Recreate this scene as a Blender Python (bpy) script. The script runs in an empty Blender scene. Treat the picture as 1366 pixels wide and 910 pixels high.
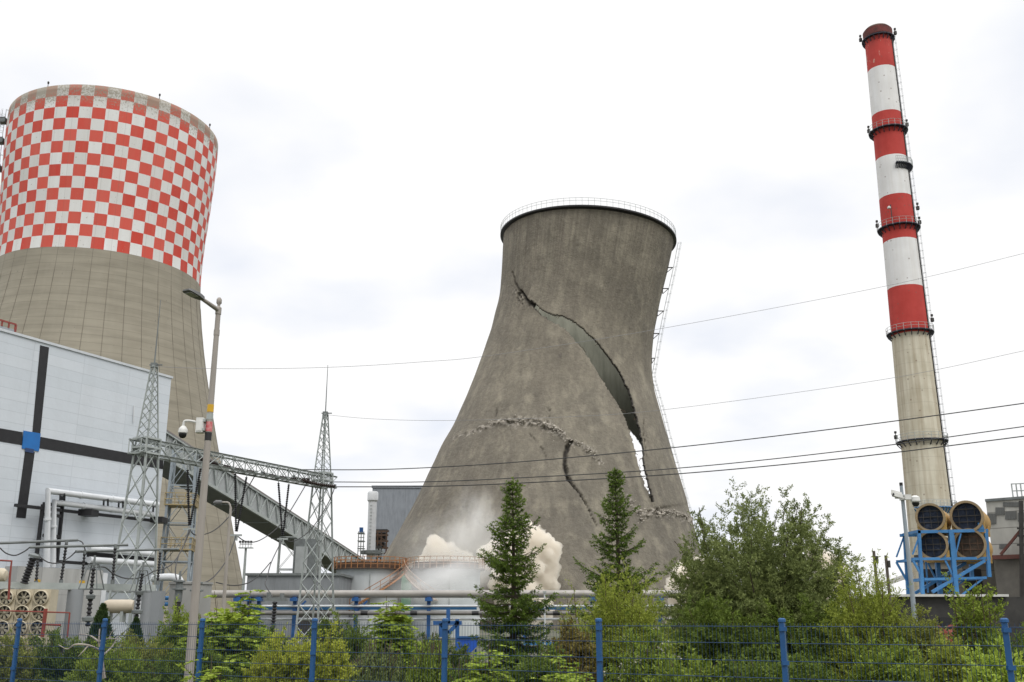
import bpy, math, random
import numpy as np
from mathutils import Vector, Matrix
R_ = math.radians
rnd = random.Random(7)
sc = bpy.context.scene
col = sc.collection
PI = math.pi

# ------------------------------------------------------------------ camera model
HC = 2.0                       # eye height
FPX = 1346.0                   # focal length in photo pixels (1366 wide)
PITCH = R_(15.4)
cp, sp = math.cos(PITCH), math.sin(PITCH)
def ray(px, py):
    a = (px - 683) / FPX; b = (455 - py) / FPX
    return Vector((a, cp - b * sp, sp + b * cp))
def at(px, py, Y):
    d = ray(px, py)
    return Vector((0, 0, HC)) + d * (Y / d.y)
def project(P):                # world (N,3) -> photo pixels (N,2)
    x = P[:, 0]; y = P[:, 1]; z = P[:, 2] - HC
    dep = y * cp + z * sp
    up = -y * sp + z * cp
    return np.stack([683 + FPX * x / dep, 455 - FPX * up / dep], 1)
def zat(py, Y):
    return at(683, py, Y).z

# ------------------------------------------------------------------ object helpers
ORG = {}
def tag(o, label, cat, group=None, kind=None):
    o['label'] = label; o['category'] = cat
    if group: o['group'] = group
    if kind: o['kind'] = kind
    return o
def thing(name, label, cat, loc, group=None):
    o = bpy.data.objects.new(name, None); col.objects.link(o)
    o.empty_display_size = 0.3
    o.location = loc; ORG[o] = Vector(loc)
    return tag(o, label, cat, group)
def link(name, me, parent):
    o = bpy.data.objects.new(name, me); col.objects.link(o)
    if parent is not None:
        o.parent = parent; ORG[o] = ORG[parent]
    return o
def copy_tree(o, parent=None):
    c = o.copy(); col.objects.link(c)
    if parent is not None: c.parent = parent
    for ch in list(o.children): copy_tree(ch, c)
    return c

class MB:
    def __init__(s): s.v = []; s.f = []
    def box(s, c, size, R=None):
        c = Vector(c); hx, hy, hz = size[0] / 2, size[1] / 2, size[2] / 2
        b = len(s.v)
        for dx, dy, dz in ((-1,-1,-1),(1,-1,-1),(1,1,-1),(-1,1,-1),(-1,-1,1),(1,-1,1),(1,1,1),(-1,1,1)):
            p = Vector((dx * hx, dy * hy, dz * hz))
            if R is not None: p = R @ p
            s.v.append(c + p)
        for q in ((0,3,2,1),(4,5,6,7),(0,1,5,4),(1,2,6,5),(2,3,7,6),(3,0,4,7)):
            s.f.append(tuple(b + i for i in q))
        return s
    def bar(s, p0, p1, w, h=None):
        p0 = Vector(p0); p1 = Vector(p1); d = p1 - p0; L = d.length
        if L < 1e-6: return s
        R = frame(d)
        return s.box((p0 + p1) / 2, (w, h or w, L), R)
    def angle(s, p0, p1, w, t=None):      # L-section steel
        p0 = Vector(p0); p1 = Vector(p1); d = p1 - p0; L = d.length; t = t or w * .14
        R = frame(d); m = (p0 + p1) / 2
        s.box(m + R @ Vector((0, w / 2, 0)), (w, t, L), R)
        s.box(m + R @ Vector((w / 2 + t / 2 + .001, 0, 0)), (t, w, L), R)
        return s
    def tube(s, pts, r, n=8, cap=True):
        pts = [Vector(p) for p in pts]; m = len(pts)
        rs = list(r) if isinstance(r, (list, tuple)) else [r] * m
        b = len(s.v); prev = None
        for i, p in enumerate(pts):
            d = (pts[min(i + 1, m - 1)] - pts[max(i - 1, 0)])
            if d.length < 1e-9: d = Vector((0, 0, 1))
            d.normalize()
            if prev is None:
                ref = Vector((1, 0, 0)) if abs(d.x) < .8 else Vector((0, 1, 0))
                x = (ref - d * ref.dot(d)).normalized()
            else:
                x = prev - d * prev.dot(d)
                x = x.normalized() if x.length > 1e-6 else Vector((1, 0, 0))
            prev = x; y = d.cross(x)
            for k in range(n):
                a = 2 * PI * k / n
                s.v.append(p + (x * math.cos(a) + y * math.sin(a)) * rs[i])
        for i in range(m - 1):
            for k in range(n):
                k2 = (k + 1) % n
                s.f.append((b + i*n + k, b + i*n + k2, b + (i+1)*n + k2, b + (i+1)*n + k))
        if cap:
            s.f.append(tuple(b + k for k in range(n - 1, -1, -1)))
            s.f.append(tuple(b + (m-1)*n + k for k in range(n)))
        return s
    def lathe(s, prof, c, n=32, axis=(0, 0, 1), closed=False):
        R = frame(Vector(axis)); c = Vector(c); b = len(s.v); m = len(prof)
        for r, z in prof:
            for k in range(n):
                a = 2 * PI * k / n
                s.v.append(c + R @ Vector((r * math.cos(a), r * math.sin(a), z)))
        for i in range(m if closed else m - 1):
            i2 = (i + 1) % m
            for k in range(n):
                k2 = (k + 1) % n
                s.f.append((b + i*n + k, b + i*n + k2, b + i2*n + k2, b + i2*n + k))
        if not closed:
            if prof[0][0] > 1e-5: s.f.append(tuple(b + k for k in range(n - 1, -1, -1)))
            if prof[-1][0] > 1e-5: s.f.append(tuple(b + (m-1)*n + k for k in range(n)))
        return s
    def poly(s, pts):
        b = len(s.v); s.v += [Vector(p) for p in pts]; s.f.append(tuple(range(b, b + len(pts)))); return s
    def slab(s, pts, off):                # prism: polygon extruded by vector off
        pts = [Vector(p) for p in pts]; off = Vector(off); n = len(pts); b = len(s.v)
        s.v += pts + [p + off for p in pts]
        s.f.append(tuple(b + i for i in range(n - 1, -1, -1))); s.f.append(tuple(b + n + i for i in range(n)))
        for i in range(n):
            j = (i + 1) % n
            s.f.append((b + i, b + j, b + n + j, b + n + i))
        return s
    def chunk(s, c, r, rg):
        b = len(s.v); c = Vector(c)
        t = (1 + 5 ** .5) / 2
        for q in ((-1,t,0),(1,t,0),(-1,-t,0),(1,-t,0),(0,-1,t),(0,1,t),(0,-1,-t),(0,1,-t),(t,0,-1),(t,0,1),(-t,0,-1),(-t,0,1)):
            v = Vector(q).normalized()
            s.v.append(c + Vector((v.x * r * rg.uniform(.6, 1.3), v.y * r * rg.uniform(.6, 1.3), v.z * r * rg.uniform(.5, 1.1))))
        for q in ((0,11,5),(0,5,1),(0,1,7),(0,7,10),(0,10,11),(1,5,9),(5,11,4),(11,10,2),(10,7,6),(7,1,8),(3,9,4),(3,4,2),(3,2,6),(3,6,8),(3,8,9),(4,9,5),(2,4,11),(6,2,10),(8,6,7),(9,8,1)):
            s.f.append(tuple(b + i for i in q))
        return s
    def build(s, name, mat, parent=None, smooth=False, org=None):
        o0 = ORG[parent] if parent is not None else (Vector(org) if org is not None else Vector((0, 0, 0)))
        me = bpy.data.meshes.new(name)
        me.from_pydata([tuple(v - o0) for v in s.v], [], s.f)
        if mat: me.materials.append(mat)
        if smooth:
            me.polygons.foreach_set('use_smooth', [True] * len(me.polygons))
            try: me.set_sharp_from_angle(angle=R_(40))
            except Exception: pass
        o = link(name, me, parent)
        if parent is None:
            o.location = o0; ORG[o] = o0
        return o
def frame(d):
    d = Vector(d).normalized()
    ref = Vector((0, 0, 1)) if abs(d.z) < .95 else Vector((0, 1, 0))
    x = ref.cross(d).normalized(); y = d.cross(x)
    return Matrix((x, y, d)).transposed()
def catmull(pts, n):
    P = [Vector(p) for p in pts]; out = []
    for i in range(len(P) - 1):
        p0 = P[max(i - 1, 0)]; p1 = P[i]; p2 = P[i + 1]; p3 = P[min(i + 2, len(P) - 1)]
        for k in range(n):
            t = k / n
            out.append(.5 * (2*p1 + (p2 - p0)*t + (2*p0 - 5*p1 + 4*p2 - p3)*t*t + (3*p1 - p0 - 3*p2 + p3)*t**3))
    out.append(P[-1]); return out

# ------------------------------------------------------------------ materials
def nodes(name):
    m = bpy.data.materials.new(name); m.use_nodes = True
    nt = m.node_tree; return m, nt, nt.nodes['Principled BSDF']
def N(nt, typ, **kw):
    n = nt.nodes.new(typ)
    for k, v in kw.items():
        if k.startswith('i_'): n.inputs[k[2:]].default_value = v
        else: setattr(n, k, v)
    return n
def mixc(nt, fac, a, b, mode='MIX'):
    n = nt.nodes.new('ShaderNodeMix'); n.data_type = 'RGBA'; n.blend_type = mode
    for s, v in ((n.inputs[0], fac), (n.inputs[6], a), (n.inputs[7], b)):
        if hasattr(v, 'node'): nt.links.new(v, s)
        elif isinstance(v, (int, float)): s.default_value = v
        else: s.default_value = (*v[:3], 1)
    return n.outputs[2]
def mth(nt, op, a, b=None, c=None):
    n = nt.nodes.new('ShaderNodeMath'); n.operation = op
    for i, v in enumerate((a, b, c)):
        if v is None: continue
        if hasattr(v, 'node'): nt.links.new(v, n.inputs[i])
        else: n.inputs[i].default_value = v
    return n.outputs[0]
def noise(nt, vec, scale, detail=4, rough=.55):
    n = N(nt, 'ShaderNodeTexNoise'); n.inputs['Scale'].default_value = scale
    n.inputs['Detail'].default_value = detail; n.inputs['Roughness'].default_value = rough
    if vec is not None: nt.links.new(vec, n.inputs['Vector'])
    return n.outputs['Fac']
def ramp(nt, x, lo, hi):
    n = N(nt, 'ShaderNodeMapRange'); n.inputs['From Min'].default_value = lo; n.inputs['From Max'].default_value = hi
    nt.links.new(x, n.inputs['Value']); return n.outputs['Result']
def scaled(nt, vec, s):
    n = N(nt, 'ShaderNodeMapping'); n.inputs['Scale'].default_value = s
    nt.links.new(vec, n.inputs['Vector']); return n.outputs[0]
def mk(name, c, c2=None, scale=2.0, rough=.6, metal=0.0, bump=0.0, streak=None, spec=.4):
    m, nt, p = nodes(name)
    tc = N(nt, 'ShaderNodeTexCoord').outputs['Object']
    c2 = c2 or tuple(x * .72 for x in c)
    vec = scaled(nt, tc, streak) if streak else tc
    f = noise(nt, vec, scale, 6, .6)
    f = ramp(nt, f, .32, .68)
    nt.links.new(mixc(nt, f, c2, c), p.inputs['Base Color'])
    p.inputs['Roughness'].default_value = rough; p.inputs['Metallic'].default_value = metal
    p.inputs['Specular IOR Level'].default_value = spec
    if bump:
        b = N(nt, 'ShaderNodeBump'); b.inputs['Strength'].default_value = bump
        nt.links.new(noise(nt, tc, scale * 4, 4), b.inputs['Height']); nt.links.new(b.outputs[0], p.inputs['Normal'])
    return m
M = {}
M['galv'] = mk('galvanised_steel', (.42, .45, .44), (.30, .33, .32), 1.5, .5, .15)
M['galv_dark'] = mk('weathered_steel_grey', (.20, .22, .22), (.13, .14, .14), 1.5, .6, .2)
M['blue'] = mk('blue_paint', (.022, .105, .30), (.016, .07, .21), 2, .45)
M['light_blue'] = mk('light_blue_paint', (.05, .20, .43), (.035, .14, .32), 1.2, .5)
M['fence_blue'] = mk('fence_blue_paint', (.016, .092, .25), (.011, .06, .17), 3, .45)
M['fence_mesh'] = mk('fence_mesh_paint', (.010, .045, .12), (.007, .03, .08), 3, .5)
M['black'] = mk('black_paint', (.018, .018, .02), (.01, .01, .012), 2, .5)
M['brown_ceramic'] = mk('brown_glazed_ceramic', (.035, .022, .018), (.02, .013, .012), 3, .3)
M['dark'] = mk('dark_steel', (.045, .042, .04), (.025, .024, .022), 2, .6)
M['white_pipe'] = mk('white_cladding', (.66, .68, .70), (.54, .56, .58), .8, .45)
M['grey_pipe'] = mk('grey_pipe_cladding', (.36, .34, .315), (.26, .245, .225), .8, .45, .2)
M['dark_pipe'] = mk('dull_pipe', (.22, .21, .20), (.13, .125, .12), 1, .5, .2)
M['pole'] = mk('weathered_lamp_post', (.36, .33, .30), (.27, .245, .22), 1.2, .65, streak=(6, 6, .6))
M['lamp'] = mk('lamp_housing_grey', (.13, .13, .13), (.09, .09, .09), 4, .45)
M['white_plastic'] = mk('white_plastic', (.72, .72, .70), (.6, .6, .58), 4, .4)
M['yellow'] = mk('yellow_sticker', (.70, .42, .03), (.55, .32, .02), 8, .5)
M['red'] = mk('red_sticker', (.50, .06, .07), (.62, .3, .3), 18, .5)
M['glass'] = mk('dark_glass', (.02, .02, .022), (.015, .015, .015), 2, .12)
M['cream'] = mk('cream_paint', (.56, .50, .38), (.42, .37, .27), 1.3, .5)
M['red_pipe'] = mk('red_oxide_paint', (.26, .05, .035), (.17, .04, .03), 3, .6)
M['orange'] = mk('orange_paint', (.38, .17, .06), (.22, .10, .045), 2, .6)
M['rust'] = mk('rusty_brown_steel', (.13, .075, .045), (.06, .04, .03), 2, .75)
M['tank'] = mk('pale_tank_plate', (.54, .57, .58), (.43, .46, .47), .4, .55, streak=(1, 1, .25))
M['yellow_pipe'] = mk('yellow_ochre_pipe', (.48, .30, .09), (.33, .2, .07), 1.2, .6)
M['pipe_inside'] = mk('pipe_end_cover', (.035, .05, .09), (.02, .03, .055), 1.2, .7)
M['green_sheet'] = mk('green_sheet', (.13, .26, .17), (.09, .19, .12), 1, .7)
M['grey_sheet'] = mk('grey_metal_sheet', (.27, .285, .30), (.23, .245, .26), .3, .5)
M['grey_far'] = mk('grey_hall_cladding', (.30, .325, .36), (.26, .285, .32), .05, .6)
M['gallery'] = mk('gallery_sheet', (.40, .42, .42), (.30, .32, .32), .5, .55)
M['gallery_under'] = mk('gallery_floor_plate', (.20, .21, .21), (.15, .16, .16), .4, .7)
M['bark'] = mk('bark', (.085, .065, .045), (.045, .035, .025), 9, .9, bump=.4, streak=(3, 3, .6))
M['dead_bark'] = mk('bare_pale_bark', (.42, .38, .33), (.25, .22, .19), 9, .9)
M['twig'] = mk('twig_bark', (.11, .085, .05), (.07, .05, .03), 9, .9)
M['rope'] = mk('conductor_cable', (.05, .05, .052), (.035, .035, .036), 4, .6)
M['thin_wire'] = mk('grey_guard_wire', (.30, .30, .31), (.22, .22, .23), 4, .6)
M['yellow_plat'] = mk('yellow_platform_paint', (.38, .30, .15), (.28, .22, .12), 2, .6)
M['wood_pole'] = mk('timber_pole', (.12, .10, .08), (.07, .06, .05), 5, .9)
M['roof_white'] = mk('pale_roof_edge', (.60, .60, .58), (.46, .46, .44), 1, .6)
M['dark_wall'] = mk('soot_dark_wall', (.06, .058, .055), (.03, .03, .03), .7, .9)

def leafmat(name, dark, light, trans=.28):
    m, nt, p = nodes(name)
    a = N(nt, 'ShaderNodeAttribute', attribute_name='tone')
    tc = N(nt, 'ShaderNodeTexCoord').outputs['Object']
    nz = noise(nt, tc, 1.6, 3)
    f = mth(nt, 'ADD', mth(nt, 'MULTIPLY', a.outputs['Fac'], .75), mth(nt, 'MULTIPLY', ramp(nt, nz, .35, .65), .25))
    c = mixc(nt, f, dark, light)
    nt.links.new(c, p.inputs['Base Color']); p.inputs['Roughness'].default_value = .65
    p.inputs['Specular IOR Level'].default_value = .12
    t = N(nt, 'ShaderNodeBsdfTranslucent'); nt.links.new(c, t.inputs['Color'])
    mx = N(nt, 'ShaderNodeMixShader'); mx.inputs[0].default_value = trans
    nt.links.new(p.outputs[0], mx.inputs[1]); nt.links.new(t.outputs[0], mx.inputs[2])
    nt.links.new(mx.outputs[0], nt.nodes['Material Output'].inputs['Surface'])
    return m
L = {}
L['spruce'] = leafmat('spruce_needles', (.024, .048, .012), (.20, .29, .045), .18)
L['willow'] = leafmat('willow_leaves', (.09, .12, .042), (.29, .335, .115))
L['feather'] = leafmat('feathery_leaves', (.14, .18, .026), (.37, .42, .075))
L['yellow'] = leafmat('yellow_green_leaves', (.21, .25, .03), (.47, .49, .07))
L['dark'] = leafmat('dark_shrub_leaves', (.055, .09, .018), (.19, .25, .045))
L['mid'] = leafmat('mid_green_leaves', (.10, .15, .022), (.29, .36, .06))
L['light'] = leafmat('light_green_leaves', (.20, .29, .035), (.43, .52, .09))
L['olive'] = leafmat('olive_leaves', (.12, .14, .028), (.31, .33, .08))
L['cypress'] = leafmat('cypress_sprays', (.022, .045, .016), (.07, .11, .035), .12)
L['blossom'] = leafmat('white_blossom', (.35, .33, .28), (.55, .53, .46))
L['russet'] = leafmat('russet_leaves', (.10, .08, .025), (.26, .22, .06))
# ------------------------------------------------------------------ ground
def ground_mat():
    m, nt, p = nodes('rough_ground')
    tc = N(nt, 'ShaderNodeTexCoord').outputs['Object']
    a = ramp(nt, noise(nt, tc, .15, 6), .4, .6)
    b = noise(nt, tc, 3, 5)
    c = mixc(nt, a, (.05, .07, .025), (.14, .125, .10)); c = mixc(nt, mth(nt, 'MULTIPLY', b, .5), c, (.03, .035, .018))
    nt.links.new(c, p.inputs['Base Color']); p.inputs['Roughness'].default_value = .95
    return m
g = MB().poly([(-3000, -3000, 0), (3000, -3000, 0), (3000, 3000, 0), (-3000, 3000, 0)]).build('ground', ground_mat())
g['kind'] = 'structure'

# ------------------------------------------------------------------ shells as numpy grids
def gridmesh(name, V, nu, nv, uv=None, keep=None, mats=(), parent=None, attrs=None, midx=None):
    """V: (nv+1, nu, 3) rings, closed in u"""
    o0 = ORG[parent]
    me = bpy.data.meshes.new(name)
    verts = V.reshape(-1, 3) - np.array(o0)
    i = np.arange(nv)[:, None]; j = np.arange(nu)[None, :]
    j2 = (j + 1) % nu
    F = np.stack([i*nu + j, i*nu + j2, (i+1)*nu + j2, (i+1)*nu + j], -1).reshape(-1, 4)
    U0 = np.broadcast_to(j / nu, (nv, nu)); U1 = np.broadcast_to((j + 1) / nu, (nv, nu))
    V0 = uv[:-1][:, None] + 0 * U0; V1 = uv[1:][:, None] + 0 * U0
    UV = np.stack([np.stack([U0, V0], -1), np.stack([U1, V0], -1), np.stack([U1, V1], -1), np.stack([U0, V1], -1)], 2).reshape(-1, 4, 2)
    if keep is not None:
        k = keep.reshape(-1); F = F[k]; UV = UV[k]
    n = len(F)
    me.vertices.add(len(verts)); me.vertices.foreach_set('co', verts.astype(np.float32).ravel())
    me.loops.add(4 * n); me.loops.foreach_set('vertex_index', F.astype(np.int32).ravel())
    me.polygons.add(n); me.polygons.foreach_set('loop_start', (np.arange(n) * 4).astype(np.int32))
    me.polygons.foreach_set('use_smooth', np.ones(n, bool))
    ul = me.uv_layers.new(name='UVMap'); ul.data.foreach_set('uv', UV.astype(np.float32).ravel())
    if attrs:
        for k, a in attrs.items():
            at_ = me.attributes.new(k, 'FLOAT', 'POINT'); at_.data.foreach_set('value', a.astype(np.float32).ravel())
    for m in mats: me.materials.append(m)
    me.update(calc_edges=True); me.validate()
    return link(name, me, parent)

def segdist(P, poly, widths=None):
    """distance of points to a polyline, and the width there"""
    best = np.full(len(P), 1e9); bw = np.ones(len(P))
    for i in range(len(poly) - 1):
        a = np.array(poly[i], float); b = np.array(poly[i+1], float); d = b - a
        t = np.clip(((P - a) @ d) / (d @ d), 0, 1)
        q = np.hypot(*(P - (a + t[:, None] * d)).T)
        m = q < best
        best[m] = q[m]
        if widths is not None: bw[m] = (widths[i] + (widths[i+1] - widths[i]) * t)[m]
    return best, bw
def inpoly(P, poly):
    x, y = P[:, 0], P[:, 1]; c = np.zeros(len(P), bool)
    n = len(poly)
    for i in range(n):
        x1, y1 = poly[i]; x2, y2 = poly[(i+1) % n]
        if y1 == y2: continue
        m = ((y1 > y) != (y2 > y)) & (x < (x2 - x1) * (y - y1) / (y2 - y1) + x1)
        c ^= m
    return c
def vnoise(P, freq, seed):
    """cheap smooth noise: sum of random sinusoids"""
    g = np.random.default_rng(seed); out = np.zeros(len(P))
    for k in range(10):
        d = g.normal(size=P.shape[1]); d /= np.linalg.norm(d)
        out += np.sin(P @ d * freq * g.uniform(.6, 1.7) + g.uniform(0, 6.28))
    return out / 10 ** .5 * .7

# ------------------------------------------------------------------ intact chequered cooling tower
AZ = R_(-23.3); DA = 212.0
CA = Vector((DA * math.sin(AZ), DA * math.cos(AZ), 0))
edge = [(291,197),(290,213),(286,247),(280,287),(273,330),(268,372),(267,412),(270,452),(274,490),(280,530),(288,580),(297,630),(308,690),(320,755),(331,815),(336,842)]
prof = []
for x, y in edge:
    d = ray(x, y); az = math.atan2(d.x, d.y); hd = math.hypot(d.x, d.y)
    dd = az - AZ
    prof.append((HC + d.z / hd * DA * math.cos(dd), DA * math.sin(dd)))
prof.sort(); pz = np.array([a for a, b in prof]); pr = np.array([b for a, b in prof])
ZTA = pz[-1]
def rA(z): return np.interp(z, pz, pr)
def smooth_prof(zs):
    k = np.linspace(-5, 5, 21); w = np.exp(-(k / 2.5) ** 2); w /= w.sum()
    lim = np.clip(zs[:, None] + k[None], pz[0], pz[-1])
    return (rA(lim) * w).sum(1)
def tower_a_mat():
    m, nt, p = nodes('chequered_concrete')
    uvn = N(nt, 'ShaderNodeUVMap').outputs[0]
    sx = N(nt, 'ShaderNodeSeparateXYZ'); nt.links.new(uvn, sx.inputs[0]); u, v = sx.outputs[0], sx.outputs[1]
    tc = N(nt, 'ShaderNodeTexCoord').outputs['Object']
    NU, NV = 54, 14
    zb = 68.3
    row = mth(nt, 'MULTIPLY', mth(nt, 'SUBTRACT', v, zb), NV / (ZTA - zb))
    cu = mth(nt, 'FLOOR', mth(nt, 'MULTIPLY', u, NU)); cv = mth(nt, 'FLOOR', row)
    chk = mth(nt, 'ABSOLUTE', mth(nt, 'MODULO', mth(nt, 'ADD', mth(nt, 'ADD', cu, cv), 100), 2.0))
    # per-cell fading
    cmb = N(nt, 'ShaderNodeCombineXYZ'); nt.links.new(cu, cmb.inputs[0]); nt.links.new(cv, cmb.inputs[1])
    wn = N(nt, 'ShaderNodeTexWhiteNoise'); nt.links.new(cmb.outputs[0], wn.inputs['Vector'])
    red = mixc(nt, wn.outputs['Value'], (.53, .05, .033), (.62, .10, .072))
    wht = mixc(nt, wn.outputs['Value'], (.61, .61, .59), (.72, .73, .72))
    paint = mixc(nt, chk, wht, red)
    # concrete
    n1 = ramp(nt, noise(nt, tc, .12, 6), .3, .7)
    st = ramp(nt, noise(nt, scaled(nt, uvn, (120, .035, 1)), 1.0, 5), .35, .7)
    hz = ramp(nt, noise(nt, scaled(nt, uvn, (14, .75, 1)), 1.0, 3), .3, .7)
    con = mixc(nt, n1, (.20, .183, .142), (.285, .262, .21))
    con = mixc(nt, mth(nt, 'MULTIPLY', st, .35), con, (.20, .175, .13))
    con = mixc(nt, mth(nt, 'MULTIPLY', hz, .55), con, (.36, .33, .26))
    # formwork lifts
    lift = mth(nt, 'FRACT', mth(nt, 'MULTIPLY', v, 1 / 1.55))
    con = mixc(nt, mth(nt, 'MULTIPLY', mth(nt, 'LESS_THAN', lift, .08), .36), con, (.16, .14, .11))
    # small pock marks
    vo = N(nt, 'ShaderNodeTexVoronoi'); vo.inputs['Scale'].default_value = 1.0
    nt.links.new(scaled(nt, uvn, (110, .6, 1)), vo.inputs['Vector'])
    pk = mth(nt, 'MULTIPLY', mth(nt, 'LESS_THAN', vo.outputs['Distance'], .09), ramp(nt, noise(nt, scaled(nt, uvn, (30, .2, 1)), 1, 2), .45, .6))
    con = mixc(nt, mth(nt, 'MULTIPLY', pk, .5), con, (.09, .08, .07))
    inpaint = mth(nt, 'GREATER_THAN', v, zb)
    # paint wear: specks everywhere, strong in the top two rows
    fine = noise(nt, scaled(nt, uvn, (330, 2.2, 1)), 1.0, 7, .7)
    toprow = ramp(nt, row, 11.6, 13.6)
    wear = mth(nt, 'GREATER_THAN', mth(nt, 'ADD', fine, mth(nt, 'MULTIPLY', toprow, mth(nt, 'ADD', .10, mth(nt, 'MULTIPLY', wn.outputs['Value'], .17)))), .635)
    paint = mixc(nt, mth(nt, 'MULTIPLY', wear, .75), paint, con)
    paint = mixc(nt, mth(nt, 'MULTIPLY', st, .13), paint, (.35, .26, .2))
    dirty = mth(nt, 'MULTIPLY', ramp(nt, row, 12.2, 13.9), .55)
    paint = mixc(nt, dirty, paint, (.24, .21, .16))
    c = mixc(nt, inpaint, con, paint)
    # meridian ribs
    rb = mth(nt, 'FRACT', mth(nt, 'MULTIPLY', u, 40)); lin = mth(nt, 'LESS_THAN', rb, .03)
    c = mixc(nt, mth(nt, 'MULTIPLY', lin, mth(nt, 'SUBTRACT', .62, mth(nt, 'MULTIPLY', inpaint, .42))), c, (.11, .095, .075))
    nt.links.new(c, p.inputs['Base Color']); p.inputs['Roughness'].default_value = .9
    return m
ta = thing('cooling_tower', 'intact concrete cooling tower with red and white chequered upper half', 'cooling tower', CA)
nu, nv = 216, 110
zs = np.linspace(0, ZTA, nv + 1); rs = smooth_prof(zs); rs[-1] = pr[-1]
th = np.linspace(0, 2 * PI, nu, endpoint=False)
Vg = np.zeros((nv + 1, nu, 3))
Vg[..., 0] = CA.x + rs[:, None] * np.cos(th); Vg[..., 1] = CA.y + rs[:, None] * np.sin(th); Vg[..., 2] = zs[:, None]
con_in = mk('inner_shell_concrete', (.17, .165, .14), (.10, .10, .085), .1, .95)
oA = gridmesh('shell', Vg, nu, nv, zs, None, (tower_a_mat(), con_in), ta)
sm = oA.modifiers.new('thick', 'SOLIDIFY'); sm.thickness = .35; sm.offset = -1; sm.material_offset = 1
# vertical meridian ribs (real thin fins)
rb = MB()
for k in range(40):
    a = 2 * PI * (k + .5 / 40) / 40
    if math.cos(a - math.atan2(-CA.y, -CA.x)) < -.1: continue
    pts = [(CA.x + (r + .02) * math.cos(a), CA.y + (r + .02) * math.sin(a), z) for z, r in zip(zs[::5], rs[::5]) if z < 68]
    rb.tube(pts, .035, 4)
rb.build('meridian_rib', mk('rib_concrete', (.20, .175, .135), (.16, .14, .11), 1), ta)
# ladder with hooped cage along the left side
def ladder(mb, pts, out, side, w=.5, cage=.75, step=.6, rr=.05, hoop=1.5):
    n = len(pts)
    for s in (-1, 1): mb.tube([p + side * w / 2 * s for p in pts], rr, 4)
    acc = 0; acch = 0
    for i in range(n - 1):
        d = pts[i+1] - pts[i]; Ln = d.length; t = 0
        m = max(1, int(round(Ln / step)))
        for k in range(m):
            q = pts[i] + d * (k / m)
            mb.bar(q - side * w / 2, q + side * w / 2, rr * 1.2)
        m = max(1, int(round(Ln / hoop)))
        for k in range(m):
            q = pts[i] + d * (k / m)
            hp = [q + side * (cage / 2 * 1.1) * math.cos(a) + out * cage * math.sin(a) for a in np.linspace(0, PI, 7)]
            mb.tube(hp, rr * .8, 4)
    if cage:
        for a in (.25 * PI, .5 * PI, .75 * PI):
            mb.tube([p + side * (cage / 2 * 1.1) * math.cos(a) + out * cage * math.sin(a) for p in pts], rr * .7, 4)
view_a = math.atan2(-CA.y, -CA.x)
al = view_a - R_(88)      # towards the left of the picture
outv = Vector((math.cos(al), math.sin(al), 0)); sidev = Vector((-math.sin(al), math.cos(al), 0))
lad = MB(); lp = [Vector((CA.x, CA.y, z)) + outv * (float(rA(z)) + .45) for z in np.arange(2, ZTA + 1.2, 2.5)]
ladder(lad, lp, outv, sidev, .7, .9, .7, .045, 1.6)
for k in range(0, len(lp), 4):
    lad.bar(lp[k], lp[k] - outv * 1.0, .1)
lo = lad.build('ladder', M['galv'], ta)
for k, z in enumerate((99, 94.5, 88.5, 82.5, 75.5)):
    q = Vector((CA.x, CA.y, z)) + outv * (float(rA(z)) + .75); mb = MB()
    mb.box(q, (1.4, 1.4, .15)); mb.box(q + Vector((0, 0, 1.0)), (1.3, 1.3, .08))
    for a, b in ((-.8,-.8),(.8,-.8),(.8,.8),(-.8,.8)): mb.bar(q + Vector((a, b, 0)), q + Vector((a, b, 1.1)), .08)
    mb.box(q + Vector((0, 0, .5)), (1.3, 1.3, .7))
    mb.build('landing', M['galv_dark'], ta)
for a in (20, 60, -40, -88, 88):
    aa = view_a + R_(a); q = Vector((CA.x + (pr[-1] - .2) * math.cos(aa), CA.y + (pr[-1] - .2) * math.sin(aa), ZTA))
    MB().tube([q, q + Vector((0, 0, .7))], .07, 6).lathe([(.05, .7), (.18, .75), (.2, 1.1), (.05, 1.25)], q, 8).build('warning_lamp', M['dark'], ta)

# ------------------------------------------------------------------ breaking cooling tower
DB = 252.0
pairs = [((672,312),(898,325)),((670,345),(891,357)),((667,385),(883,392)),((661,415),(877,420)),((653,446),(872,449)),((641,480),(869,482)),
         ((627,515),(871,516)),((616,540),(877,540)),((602,570),(886,570)),((588,596),(894,596)),((563,649),(910,649)),((535,702),(925,702)),((511,744),(937,744)),((487,790),(949,790)),((462,838),(961,838))]
rings = []
for l, r in pairs:
    Rr = 30
    for _ in range(4):
        Yt = DB - Rr * Rr / DB
        Pl, Pr = at(*l, Yt), at(*r, Yt)
        Rr = (Pr - Pl).length / 2 / math.cos(math.asin(min(.3, Rr / DB)))
    C = (Pl + Pr) / 2; C.y = DB
    ud = (Pr - Pl).normalized()
    rings.append([C.x, C.y, C.z, Rr, math.atan2(ud.z, math.hypot(ud.x, ud.y))])
rings = np.array(rings)[::-1]
rings[0][2] = 0; rings[0][4] = 0
rings[:, 4] *= np.clip((rings[:, 2] - 45) / 25, 0, 1)
def ringat(t):                      # t in [0, n-1]
    n = len(rings); i = np.clip(np.floor(t).astype(int), 0, n - 2); f = (t - i)[:, None]
    p0 = rings[np.maximum(i - 1, 0)]; p1 = rings[i]; p2 = rings[i + 1]; p3 = rings[np.minimum(i + 2, n - 1)]
    return .5 * (2*p1 + (p2 - p0)*f + (2*p0 - 5*p1 + 4*p2 - p3)*f**2 + (3*p1 - p0 - 3*p2 + p3)*f**3)
tt = np.linspace(0, len(rings) - 1, 4000); rr_ = ringat(tt)
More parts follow.
